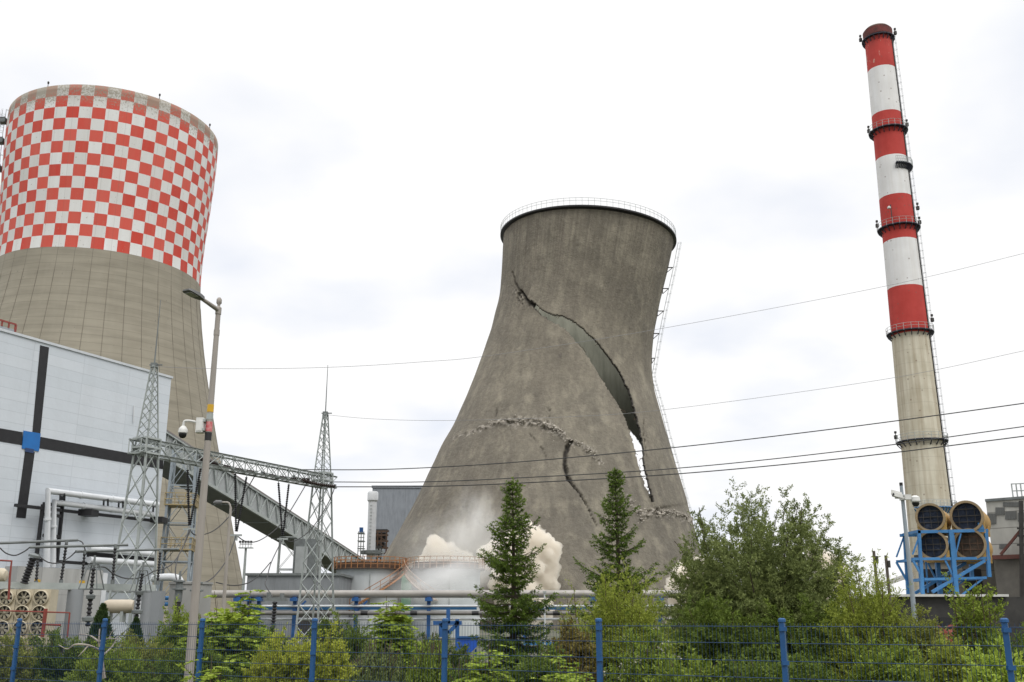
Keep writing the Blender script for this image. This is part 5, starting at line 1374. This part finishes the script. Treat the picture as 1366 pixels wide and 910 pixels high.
def shrub(name, label, cat, cx, ty, hw, Y, mat, seed, kind='bush', nb=60, tw=9, lv=26, leaf=(.075, .024), group='shrubs behind the fence', base=0.0, stemmat='twig', low=.15, blossom=0, depth=1.0, sprigs=.12, dens=1.35, lsz=1.35):
    rg = np.random.default_rng(seed); nb = int(nb * dens); tw = int(tw * 1.25); lv = int(lv * 1.15); leaf = (leaf[0] * lsz, leaf[1] * lsz * 1.1)
    H = at(cx, ty - 5, Y).z - base; X = (cx - 683) / 1396 * Y; r = hw / 1396 * Y
    c = np.array([X, Y, base]); o = thing(name, label, cat, (X, Y, base), group)
    stems = MB(); Ps, Ds, Ts = [], [], []
    for b in range(nb):
        ph = rg.uniform(0, 2 * PI); ct = rg.uniform(low, 1) ** .8
        st = math.sqrt(max(0, 1 - ct * ct)); q = rg.uniform(.72, 1.0)
        if rg.random() < sprigs: q *= rg.uniform(1.02, 1.13)
        zend = H * ct * q if kind != 'mound' else H * (.25 + .75 * ct) * q
        e = c + np.array([r * 1.08 * st ** .7 * math.cos(ph) * q, r * depth * st ** .7 * math.sin(ph) * q, zend])
        s = c + np.array([.12 * r * math.cos(ph), .12 * r * math.sin(ph), 0])
        mid = s + (e - s) * .5 + np.array([0, 0, .14 * H]) * (1 - ct) + rg.normal(size=3) * .05 * H
        if kind == 'weep':
            zt2 = H * rg.uniform(.75, 1.0) * (1 - .35 * st ** 2); e = c + np.array([r * st * math.cos(ph) * q, r * st * math.sin(ph) * depth * q, zt2])
            mid = s + (e - s) * .55 + np.array([0, 0, .25 * H])
        t = np.linspace(0, 1, 9)[:, None]
        cur = (1 - t) ** 2 * s + 2 * t * (1 - t) * mid + t ** 2 * e
        if b < 70: stems.tube([Vector(p) for p in cur[::2]], [.013 * (1 + H * .35) * (1 - .75 * k / 4) for k in range(5)], 5, False)
        dirb = unit(e - mid)
        for k in range(tw):
            f = rg.uniform(.3, 1.0) ** .8 if kind != 'weep' else rg.uniform(.45, 1)
            i = min(7, int(f * 8)); p = cur[i] + (cur[i+1] - cur[i]) * (f * 8 - i)
            if kind == 'weep':
                d = np.array([rg.normal() * .25, rg.normal() * .25, -1.0]); ln = rg.uniform(.3, .85) * H * .8
                ln = min(ln, max(.15, p[2] - base - .1))
            elif kind == 'feather':
                d = dirb * .8 + unit(rg.normal(size=3)) * .75 + np.array([0, 0, .15]); ln = rg.uniform(.14, .32) * H * .6
            elif kind == 'layer':
                d = unit(rg.normal(size=3)) * np.array([1, 1, .12]) + dirb * .3 * np.array([1, 1, .2]); ln = rg.uniform(.25, .5)
            else:
                d = dirb * .75 + unit(rg.normal(size=3)) * .8 + np.array([0, 0, .25]); ln = rg.uniform(.12, .30) * min(H, 2.2) * .75
            d = unit(d); n = int(lv * rg.uniform(.6, 1.3)); u = rg.uniform(.08, 1, n)[:, None]
            bend = np.array([0, 0, -.22 * ln]) if kind in ('bush', 'mound', 'layer') else np.array([0, 0, -.05 * ln])
            pp = p + d * ln * u + bend * u ** 2
            if kind == 'layer':
                sd_ = unit(np.cross(d, np.array([0, 0, 1.0]))); sg = rg.choice((-1, 1), n)[:, None]
                dd = sd_ * sg + d * .45 + rg.normal(size=(n, 3)) * .12
            elif kind == 'weep': dd = np.array([0, 0, -1.]) + rg.normal(size=(n, 3)) * .45
            elif kind == 'feather': dd = d * .8 + rg.normal(size=(n, 3)) * .55; pp = pp + rg.normal(size=(n, 3)) * .012
            else: dd = d * .55 + rg.normal(size=(n, 3)) * .55 + np.array([0, 0, .1]); pp = pp + rg.normal(size=(n, 3)) * .02
            Ps.append(pp); Ds.append(dd); Ts.append(np.clip(rg.normal(.45, .2, n) + .2 * (u[:, 0] - .5) + rg.normal() * .15, 0, 1))
            if b < 40 and k < 3 and kind != 'weep': stems.tube([Vector(p), Vector(p + d * ln * .8)], [.006, .003], 3, False)
    P = np.concatenate(Ps); D = np.concatenate(Ds); T = np.concatenate(Ts); n = len(P)
    stems.build('stems', M[stemmat], o)
    leafobj('foliage', P, D, leaf[0] * rg.uniform(.6, 1.25, n), leaf[1] * rg.uniform(.7, 1.2, n), T, L[mat], o, rg, .4 if kind == 'layer' else None)
    if blossom:
        k = rg.choice(n, blossom); pb = np.repeat(P[k], 7, 0) + rg.normal(size=(blossom * 7, 3)) * .03
        leafobj('blossom', pb, rg.normal(size=pb.shape), .035, .03, rg.random(len(pb)), L['blossom'], o, rg)
    return o

def spruce(label, cx, ty, Y, Rb, seed, by=905):
    rg = np.random.default_rng(seed); H = at(cx, ty, Y).z; X = (at(cx, ty, Y).x + (cx - 683) / 1396 * Y) / 2
    o = thing('spruce_tree', label, 'tree', (X, Y, 0), 'spruce trees')
    MB().tube([(X, Y, 0), (X + .03, Y, H * .5), (X, Y, H * .97)], [.12, .07, .008], 8).build('trunk', M['bark'], o)
    Ps, Ds, Ts = [], [], []; br = MB()
    z = .25
    while z < H * .985:
        f = z / H; Lm = Rb * ((1 - f) ** .84) * (.86 + .26 * math.sin(z * 6.3 + seed)) + .06
        nbr = max(5, int(8 * (1 - .25 * f))); a0 = rg.uniform(0, 6.28)
        for k in range(nbr):
            a = a0 + 2 * PI * k / nbr + rg.normal() * .2; Lb = Lm * rg.uniform(.55, 1.2)
            if rg.random() < .1: Lb *= .55
            out = np.array([math.cos(a), math.sin(a), 0]); slope = .5 * f ** 1.5 - .42 * (1 - f) + rg.normal() * .09
            t = np.linspace(0, 1, 6)
            pts = np.array([X, Y, z]) + out * (Lb * t)[:, None] + np.array([0, 0, 1.0]) * (slope * Lb * t + .32 * Lb * t ** 3)[:, None]
            br.tube([Vector(p) for p in pts[::2]] + [Vector(pts[-1])], [.018, .012, .007, .003], 4, False)
            nt_ = max(4, int(Lb / .052))
            for j in range(nt_):
                u = (j + rg.random()) / nt_; u = .12 + .88 * u; i = min(4, int(u * 5)); p = pts[i] + (pts[i+1] - pts[i]) * (u * 5 - i)
                d0 = unit(pts[i+1] - pts[i]); sdv = unit(np.cross(d0, [0, 0, 1.0])); sg = 1 if j % 2 else -1
                ln = (.10 + .38 * Lb * (1 - u) ** .7 * .75) * rg.uniform(.6, 1.15); ln = min(ln, .42)
                d = unit(d0 * .75 + sdv * sg * .75 + np.array([0, 0, -.45 + rg.normal() * .2]))
                n = max(6, int(ln * 100)); uu = rg.uniform(0, 1, n)[:, None]
                Ps.append(p + d * ln * uu); Ds.append(d * .75 + unit(rg.normal(size=(n, 3))) * .75)
                Ts.append(np.clip(.18 + .5 * uu[:, 0] ** 2.5 * (.3 + u * .7) + rg.normal(0, .09, n) + .1 * f, 0, 1))
            n = 10; uu = rg.uniform(.75, 1.02, n)[:, None]; Ps.append(pts[0] + (pts[-1] - pts[0]) * uu + np.array([0,0,0.0])); Ds.append(out + rg.normal(size=(n, 3)) * .5); Ts.append(np.full(n, .75))
        z += rg.uniform(.16, .30) * (1.0 - .45 * f)
    n = 60; Ps.append(np.array([X, Y, H * .93]) + np.array([0, 0, H * .075]) * rg.uniform(0, 1, n)[:, None]); Ds.append(rg.normal(size=(n, 3)) * .6 + np.array([0, 0, 1])); Ts.append(np.full(n, .7))
    P = np.concatenate(Ps); D = np.concatenate(Ds); T = np.concatenate(Ts); n = len(P)
    br.build('branches', M['bark'], o)
    leafobj('crown', P, D, .075 * rg.uniform(.7, 1.25, n), .024 * rg.uniform(.8, 1.3, n), T, L['spruce'], o, rg)
spruce('spruce standing before the dust cloud, the one nearer the tanks', 684, 639, 30, 1.72, 5)
spruce('spruce beside the willow, rising from a pale feathery shrub', 823, 626, 30, 1.62, 14)

shrub('willow_tree', 'large bushy green willow filling the space before the chimney', 'tree', 1018, 652, 138, 26.5, 'willow', 28, 'bush', 340, 17, 27, (.10, .032), None, stemmat='bark', low=.03, sprigs=.10, dens=1.5, lsz=.80)
S = shrub
S('feathery_shrub', 'pale yellow green feathery shrub at the foot of the spruce beside the willow', 'shrub', 834, 772, 62, 23, 'feather', 31, 'feather', 110, 15, 24, (.045, .013), low=.1, sprigs=.3)
S('feathery_shrub', 'pale yellow green feathery shrub on the chimney side of the willow', 'shrub', 1163, 762, 52, 22.5, 'feather', 32, 'feather', 110, 14, 24, (.045, .013), low=.1, sprigs=.3)
S('feathery_shrub', 'small pale feathery sprig reaching left of the spruce beside the willow', 'shrub', 766, 786, 22, 25, 'feather', 33, 'feather', 16, 10, 18, (.045, .013), low=.3, sprigs=.3)
S('flowering_shrub', 'arching shrub dotted with white blossom before the willow', 'shrub', 862, 846, 46, 16.8, 'mid', 34, 'mound', 60, 9, 26, (.05, .018), blossom=170)
S('layered_shrub', 'light green shrub with flat layered fronds beside the street lamp', 'shrub', 304, 800, 60, 24.5, 'light', 35, 'layer', 76, 10, 36, (.10, .034), low=.35, sprigs=.25)
S('layered_shrub', 'light green low fronds in front of the street lamp foot', 'shrub', 292, 878, 40, 17.6, 'light', 36, 'layer', 26, 8, 34, (.075, .024), low=.2)
S('yellow_shrub', 'rounded bright yellow green shrub right of the layered fronds', 'shrub', 385, 846, 42, 18.2, 'yellow', 37, 'mound', 90, 10, 30, (.04, .02), low=.02, sprigs=.2)
S('yellow_shrub', 'bright yellow green shrub touching the fence post below the tank-side mast', 'shrub', 437, 850, 34, 18.4, 'yellow', 38, 'mound', 70, 10, 30, (.04, .02), low=.02, sprigs=.2)
S('weeping_shrub', 'drooping green shrub under the left round tank', 'shrub', 505, 838, 46, 21, 'willow', 39, 'weep', 54, 13, 24, (.06, .015))
S('weeping_shrub', 'drooping green shrub under the right round tank', 'shrub', 575, 838, 34, 20.5, 'mid', 40, 'weep', 48, 13, 24, (.06, .015))
S('weeping_shrub', 'drooping dark shrub at the skirt of the spruce nearer the tanks', 'shrub', 622, 868, 28, 19.6, 'dark', 41, 'weep', 38, 12, 24, (.06, .015))
S('young_tree', 'young light green tree with a leafy pointed top under the left round tank', 'tree', 522, 793, 24, 27, 'light', 42, 'layer', 44, 8, 28, (.10, .034), low=.45, sprigs=.25)
S('green_shrub', 'dense mid green shrub between lamp post and lattice mast', 'shrub', 238, 812, 34, 26, 'mid', 43, 'bush', 80, 10, 28, (.05, .02), low=.02)
S('green_shrub', 'dark green shrub under the tank-side lattice mast', 'shrub', 452, 828, 46, 25, 'dark', 44, 'bush', 90, 10, 28, (.05, .02), low=.02)
S('green_shrub', 'dark low shrub hiding the foot of the spruce nearer the tanks', 'shrub', 715, 868, 46, 18.8, 'dark', 45, 'bush', 90, 10, 28, (.05, .02), low=.02)
S('green_shrub', 'light green upright shrub just left of the spruce nearer the tanks', 'shrub', 644, 852, 22, 18, 'light', 46, 'layer', 32, 8, 26, (.07, .022), low=.3)
S('green_shrub', 'light leafy shrub low between the two spruces', 'shrub', 760, 876, 40, 16.5, 'light', 47, 'layer', 44, 9, 26, (.06, .02), low=.15)
S('russet_shrub', 'brownish green shrub between the two spruces', 'shrub', 762, 840, 30, 22, 'russet', 48, 'mound', 60, 12, 28, (.05, .024), low=.05)
S('green_shrub', 'dark shrub at the far left end of the fence', 'shrub', 8, 842, 46, 23, 'olive', 49, 'bush', 70, 10, 26, (.05, .02), low=.02, sprigs=.25)
S('green_shrub', 'dark green shrub behind the fence under the fan coolers', 'shrub', 82, 846, 48, 24, 'dark', 50, 'bush', 90, 11, 26, (.05, .02), low=.02)
S('green_shrub', 'mid green shrub under the bare pale branches', 'shrub', 150, 862, 52, 22, 'mid', 51, 'bush', 90, 10, 26, (.05, .02), low=.02)
S('green_shrub', 'olive shrub behind the fence below the lattice mast by the hall', 'shrub', 196, 850, 40, 24, 'olive', 52, 'bush', 80, 10, 26, (.05, .02), low=.02)
S('green_shrub', 'dark shrub behind the yellow green shrubs', 'shrub', 345, 838, 60, 27, 'dark', 53, 'bush', 90, 10, 28, (.06, .022), low=.02)
S('green_shrub', 'dark shrub behind the drooping shrubs', 'shrub', 560, 850, 80, 30, 'dark', 54, 'bush', 110, 11, 28, (.06, .022), low=.02)
S('green_shrub', 'dark shrub in the shade under the willow', 'shrub', 960, 800, 72, 24, 'dark', 55, 'bush', 120, 12, 28, (.06, .022), low=.02)
S('green_shrub', 'dark shrub under the chimney side of the willow', 'shrub', 1080, 808, 80, 24, 'dark', 56, 'bush', 120, 12, 28, (.06, .022), low=.02)
S('green_shrub', 'low mid green shrub along the fence before the willow', 'shrub', 1040, 872, 90, 15.6, 'dark', 57, 'mound', 90, 10, 28, (.05, .02), low=.02)
S('green_shrub', 'olive shrub under the slender camera pole', 'shrub', 1228, 822, 50, 22, 'olive', 58, 'bush', 90, 10, 28, (.05, .02), low=.03, sprigs=.25)
S('green_shrub', 'thin tall leafy shrub before the blue pipe frame', 'shrub', 1302, 768, 34, 23, 'mid', 59, 'bush', 30, 9, 20, (.06, .024), low=.3, sprigs=.35)
S('green_shrub', 'dark green shrub at the right end of the fence', 'shrub', 1352, 838, 56, 20, 'dark', 60, 'bush', 90, 11, 28, (.05, .02), low=.02)
S('green_shrub', 'light green shrub low before the right end of the fence', 'shrub', 1318, 872, 46, 13.6, 'light', 61, 'mound', 60, 9, 24, (.05, .02), low=.05)
S('green_shrub', 'yellowish shrub below the red valve wheels', 'shrub', 1250, 862, 46, 17, 'feather', 62, 'mound', 70, 10, 26, (.04, .02), low=.05)
S('green_shrub', 'mid green shrub low in the gap right of the willow', 'shrub', 1180, 858, 50, 16, 'mid', 63, 'mound', 70, 10, 26, (.05, .02), low=.05)
S('green_shrub', 'dark shrub behind the street lamp foot', 'shrub', 262, 862, 60, 23, 'dark', 64, 'bush', 90, 10, 28, (.05, .02), low=.02)
S('green_shrub', 'mid green shrub before the willow beside the white blossom', 'shrub', 915, 872, 44, 15.4, 'mid', 65, 'mound', 60, 10, 26, (.05, .02), low=.05)
def cypress(label, cx, ty, hw, Y, seed):
    rg = np.random.default_rng(seed); H = at(cx, ty, Y).z; X = (cx - 683) / 1396 * Y; r = hw / 1396 * Y
    o = thing('cypress_tree', label, 'tree', (X, Y, 0), 'small cypresses'); MB().tube([(X, Y, 0), (X, Y, H * .9)], [.06, .01], 6).build('trunk', M['bark'], o)
    n = 9000; f = rg.uniform(0, 1, n); a = rg.uniform(0, 6.28, n); rad = r * np.minimum(1, 2.2 * (1 - f)) ** .8 * rg.uniform(.35, 1, n) * (1 + .22 * np.sin(a * 5 + f * 9)) 
    P = np.stack([X + rad * np.cos(a), Y + rad * np.sin(a), H * f], 1); D = np.stack([np.cos(a) * .4, np.sin(a) * .4, np.ones(n)], 1) + rg.normal(size=(n, 3)) * .25
    leafobj('crown', P, D, .12 * rg.uniform(.6, 1.2, n), .035, np.clip(rg.normal(.4, .2, n), 0, 1), L['cypress'], o, rg)
cypress('small dark pointed cypress left of the hall-side lattice mast', 136, 809, 17, 30, 71)
cypress('small dark pointed cypress at the foot of the hall-side lattice mast', 182, 828, 13, 30, 72)
# bare pale branch
def bare(label, pts_list, Y):
    o = MB()
    for pts, r in pts_list: o.tube(catmull([at(x, y, Y + dy) for x, y, dy in pts], 4), [r * (1 - .7 * i / (4 * (len(pts) - 1))) for i in range(4 * (len(pts) - 1) + 1)], 5, False)
    ob = o.build('bare_branch', M['dead_bark'], None, org=at(140, 870, Y)); tag(ob, label, 'branch')
bare('bare whitish leafless branches above the shrubs near the hall-side lattice mast', [([(139,905,0),(136,880,0),(132,856,0),(133,839,0)], .035), ([(132,856,0),(120,848,.2),(104,846,.2)], .022), ([(132,856,0),(145,852,-.2),(160,853,-.3)], .022), ([(134,868,0),(118,861,-.3),(100,860,-.4),(90,866,-.3),(78,860,-.3)], .022), ([(135,876,0),(150,862,.2),(158,846,.2)], .02), ([(118,861,-.3),(110,870,-.4),(104,876,-.4)], .014), ([(145,852,-.2),(150,842,-.2),(156,838,-.2)], .012)], 19.6)
gr = np.random.default_rng(3); n = 60000
P = np.stack([gr.uniform(-30, 30, n), gr.uniform(10, 45, n), np.zeros(n)], 1)
me_o = bpy.data.objects.new('grass', None)
gt = MB().poly([(0,0,-5),(.01,0,-5),(0,.01,-5)])
ORG_tmp = thing('tmp', 'x y z w', 'x', (0, 0, 0)); go = leafobj('grass', P, np.array([0, 0, 1.0]) + gr.normal(size=(n, 3)) * .35, gr.uniform(.15, .45, n), .02, gr.random(n), L['mid'], ORG_tmp, gr)
go.parent = None; bpy.data.objects.remove(ORG_tmp); tag(go, 'rough green grass growing under the shrubs along the fence', 'grass', None, 'stuff')
# ------------------------------------------------------------------ demolition dust
def dust_mat(name, dens, color, noise_scale=None, thr=(.4, .7), aniso=0.0):
    m = bpy.data.materials.new(name); m.use_nodes = True; nt = m.node_tree; nt.nodes.clear()
    out = nt.nodes.new('ShaderNodeOutputMaterial'); v = nt.nodes.new('ShaderNodeVolumePrincipled')
    v.inputs['Color'].default_value = (*color, 1); v.inputs['Density'].default_value = dens; v.inputs['Anisotropy'].default_value = aniso
    if noise_scale:
        tc = N(nt, 'ShaderNodeTexCoord').outputs['Object']
        f = ramp(nt, noise(nt, tc, noise_scale, 3), *thr)
        nt.links.new(mth(nt, 'MULTIPLY', f, dens), v.inputs['Density'])
    nt.links.new(v.outputs[0], out.inputs['Volume']); return m
def blob(name, label, balls, mat, voxel=.6, disp=(), seed=1, sub=2):
    """union of balls remeshed to one billowing surface"""
    c0 = Vector(balls[0][0]); m = MB()
    for c, r in balls:
        m.lathe([(max(1e-6, r * math.sin(PI * k / 10)), -r * math.cos(PI * k / 10)) for k in range(11)], c, 16)
    o = m.build(name, mat, None, True, org=c0)
    r_ = o.modifiers.new('union', 'REMESH'); r_.mode = 'VOXEL'; r_.voxel_size = voxel; r_.use_smooth_shade = True
    for i, (sz, st) in enumerate(disp):
        tx = bpy.data.textures.new(name + '_billow', 'CLOUDS'); tx.noise_scale = sz; tx.noise_depth = 3; tx.noise_basis = 'VORONOI_F1'
        d = o.modifiers.new('billow', 'DISPLACE'); d.texture = tx; d.strength = -st; d.mid_level = .4; d.texture_coords = 'LOCAL'
    tag(o, label, 'dust cloud', None, 'stuff'); return o
rg = random.Random(12)
def puff(name, label, core, Y, mat, n=34, disp=((2.6, 1.5), (.9, .5)), voxel=.3):
    balls = []
    for x, y, r in core:
        p = at(x, y, Y); R = r / FPX * Y * 1.06
        balls.append((p, R))
        for k in range(n):
            v = Vector((rg.gauss(0, 1), rg.gauss(0, 1), rg.gauss(.15, 1))).normalized()
            r2 = R * rg.uniform(.2, .4); p2 = p + v * R * rg.uniform(.78, .98); balls.append((p2, r2))
            for q in range(5):
                v2 = (Vector((rg.gauss(0, 1), rg.gauss(0, 1), rg.gauss(0, 1))).normalized() + v * .7).normalized(); balls.append((p2 + v2 * r2 * .9, r2 * rg.uniform(.25, .45)))
    return blob(name, label, balls, mat, voxel, disp)
dm = dust_mat('dense_dust', 1.3, (.985, .955, .90))
YD = 203.0
puff('dust_cloud', 'billowing cream dust cloud behind the spruce nearer the tanks', [(700,752,34),(706,722,22),(718,735,24),(728,752,19),(690,735,24),(660,738,18),(650,745,15),(724,776,20),(690,785,34),(700,812,34)], YD, dm)
puff('dust_cloud', 'small cream dust puff above the right round tank', [(590,742,18),(580,733,15),(600,745,18),(578,722,9),(618,750,14),(570,752,12),(592,768,24),(594,795,28),(596,815,28)], YD - 2, dm)
puff('dust_cloud', 'pale dust cloud behind the leaves of the willow', [(915,770,18),(932,758,15),(948,774,20),(908,790,18),(925,800,26),(930,818,30)], YD - 5, dm)
puff('dust_cloud', 'pale dust cloud on the chimney side behind the willow', [(1090,745,16),(1108,752,15),(1120,765,14),(1104,775,20),(1102,795,24),(1100,815,26)], YD + 20, dm, 12)
def veil_mat(name, dens, color, scale, stretch, thr):
    m = bpy.data.materials.new(name); m.use_nodes = True; nt = m.node_tree; nt.nodes.clear()
    out = nt.nodes.new('ShaderNodeOutputMaterial'); v = nt.nodes.new('ShaderNodeVolumePrincipled'); v.inputs['Color'].default_value = (*color, 1)
    tc = N(nt, 'ShaderNodeTexCoord').outputs['Object']
    ln = nt.nodes.new('ShaderNodeVectorMath'); ln.operation = 'LENGTH'; nt.links.new(tc, ln.inputs[0])
    fall = mth(nt, 'POWER', mth(nt, 'MAXIMUM', mth(nt, 'SUBTRACT', 1.0, ln.outputs['Value']), 0), 1.1)
    f = ramp(nt, noise(nt, scaled(nt, tc, stretch), scale, 4, .6), *thr)
    nt.links.new(mth(nt, 'MULTIPLY', mth(nt, 'MULTIPLY', f, fall), dens), v.inputs['Density']); nt.links.new(v.outputs[0], out.inputs['Volume']); return m
def veil(name, label, x, y, rx, ry, Y, depth, mat, tilt=0):
    m = MB(); m.lathe([(max(1e-6, math.sin(PI * k / 16)), -math.cos(PI * k / 16)) for k in range(17)], (0, 0, 0), 28)
    o = m.build(name, mat); p = at(x, y, Y); o.location = p; o.scale = (rx / FPX * Y, depth, ry / FPX * Y); o.rotation_euler = (0, tilt, 0)
    tag(o, label, 'dust cloud', None, 'stuff'); return o
veil('dust_haze', 'thin grey dust haze spreading above the right round tank', 606, 738, 88, 62, 192, 9, veil_mat('thin_dust', .18, (.95, .945, .93), 2.2, (1, 1, .9), (.34, .66)))
veil('dust_haze', 'thin grey plume of dust rising up the cracked tower', 630, 706, 44, 66, 194, 7, veil_mat('rising_dust', .26, (.95, .945, .93), 2.0, (1.1, 1, .8), (.38, .62)), R_(9))
veil('water_spray', 'white water spray fanning out before the right round tank', 592, 772, 80, 34, 110, 3, veil_mat('water_mist', 1.0, (.97, .97, .97), 2.2, (.8, 1, 1.1), (.32, .62)), R_(-10))
# ------------------------------------------------------------------ sky, sun, camera
w = bpy.data.worlds.new('World'); sc.world = w; w.use_nodes = True; nt = w.node_tree
bg = nt.nodes['Background']
sky = nt.nodes.new('ShaderNodeTexSky'); sky.sky_type = 'NISHITA'; sky.sun_disc = False
SE, SA = R_(52), R_(150)         # sun elevation, and azimuth clockwise from +Y: behind the camera, to its right
sky.sun_elevation = SE; sky.sun_rotation = SA
tc = nt.nodes.new('ShaderNodeTexCoord'); g_ = tc.outputs['Generated']
s = N(nt, 'ShaderNodeSeparateXYZ'); nt.links.new(g_, s.inputs[0])
zc = mth(nt, 'MAXIMUM', mth(nt, 'ADD', s.outputs[2], .25), .1)
cmb = N(nt, 'ShaderNodeCombineXYZ')
nt.links.new(mth(nt, 'DIVIDE', s.outputs[0], zc), cmb.inputs[0]); nt.links.new(mth(nt, 'DIVIDE', s.outputs[1], zc), cmb.inputs[1])
n1 = noise(nt, cmb.outputs[0], 1.3, 3, .45)
n2 = noise(nt, scaled(nt, cmb.outputs[0], (1, 1.0, 1)), 3.5, 4, .5)
cl = mth(nt, 'ADD', mth(nt, 'MULTIPLY', n1, .75), mth(nt, 'MULTIPLY', n2, .25))
cov = ramp(nt, cl, .33, .47)      # 0 thin cloud, 1 thick white cloud
up = ramp(nt, s.outputs[2], .55, 1.0)
bright = mth(nt, 'ADD', 1.0, mth(nt, 'MULTIPLY', up, 1.25))   # an overcast sky is brightest overhead
hsv = nt.nodes.new('ShaderNodeVectorMath'); hsv.operation = 'SCALE'; hsv.inputs['Scale'].default_value = .10
nt.links.new(sky.outputs[0], hsv.inputs[0])
thin = mixc(nt, .90, hsv.outputs[0], (.82, .87, .985))
cloud = mixc(nt, cov, thin, (1.03, 1.03, 1.035))
vm = nt.nodes.new('ShaderNodeVectorMath'); vm.operation = 'SCALE'; nt.links.new(cloud, vm.inputs[0]); nt.links.new(bright, vm.inputs['Scale'])
nt.links.new(vm.outputs[0], bg.inputs['Color']); bg.inputs['Strength'].default_value = 1.0
ld = bpy.data.lights.new('sun', 'SUN'); ld.energy = 1.3; ld.angle = R_(25); ld.color = (1, .96, .90)
lo = bpy.data.objects.new('sun', ld); col.objects.link(lo)
sdir = Vector((math.sin(SA) * math.cos(SE), math.cos(SA) * math.cos(SE), math.sin(SE)))
lo.rotation_euler = (-sdir).to_track_quat('-Z', 'Y').to_euler(); lo.location = sdir * 300
cd = bpy.data.cameras.new('camera'); cam = bpy.data.objects.new('camera', cd); col.objects.link(cam)
cd.sensor_fit = 'HORIZONTAL'; cd.sensor_width = 36; cd.lens = FPX / 1366 * 36; cd.clip_start = .1; cd.clip_end = 8000
cam.location = (0, 0, HC); cam.rotation_euler = (PI / 2 + PITCH, 0, 0); sc.camera = cam
vs = sc.view_settings; vs.view_transform = 'Standard'; vs.look = 'None'; vs.exposure = 0; vs.gamma = 1
cy = sc.cycles
cy.max_bounces = 10; cy.diffuse_bounces = 3; cy.glossy_bounces = 2; cy.transmission_bounces = 3; cy.transparent_max_bounces = 16; cy.volume_bounces = 10
cy.caustics_reflective = False; cy.caustics_refractive = False
cy.use_denoising = True; cy.use_adaptive_sampling = True; cy.adaptive_threshold = .012
cy.volume_step_rate = 2.0
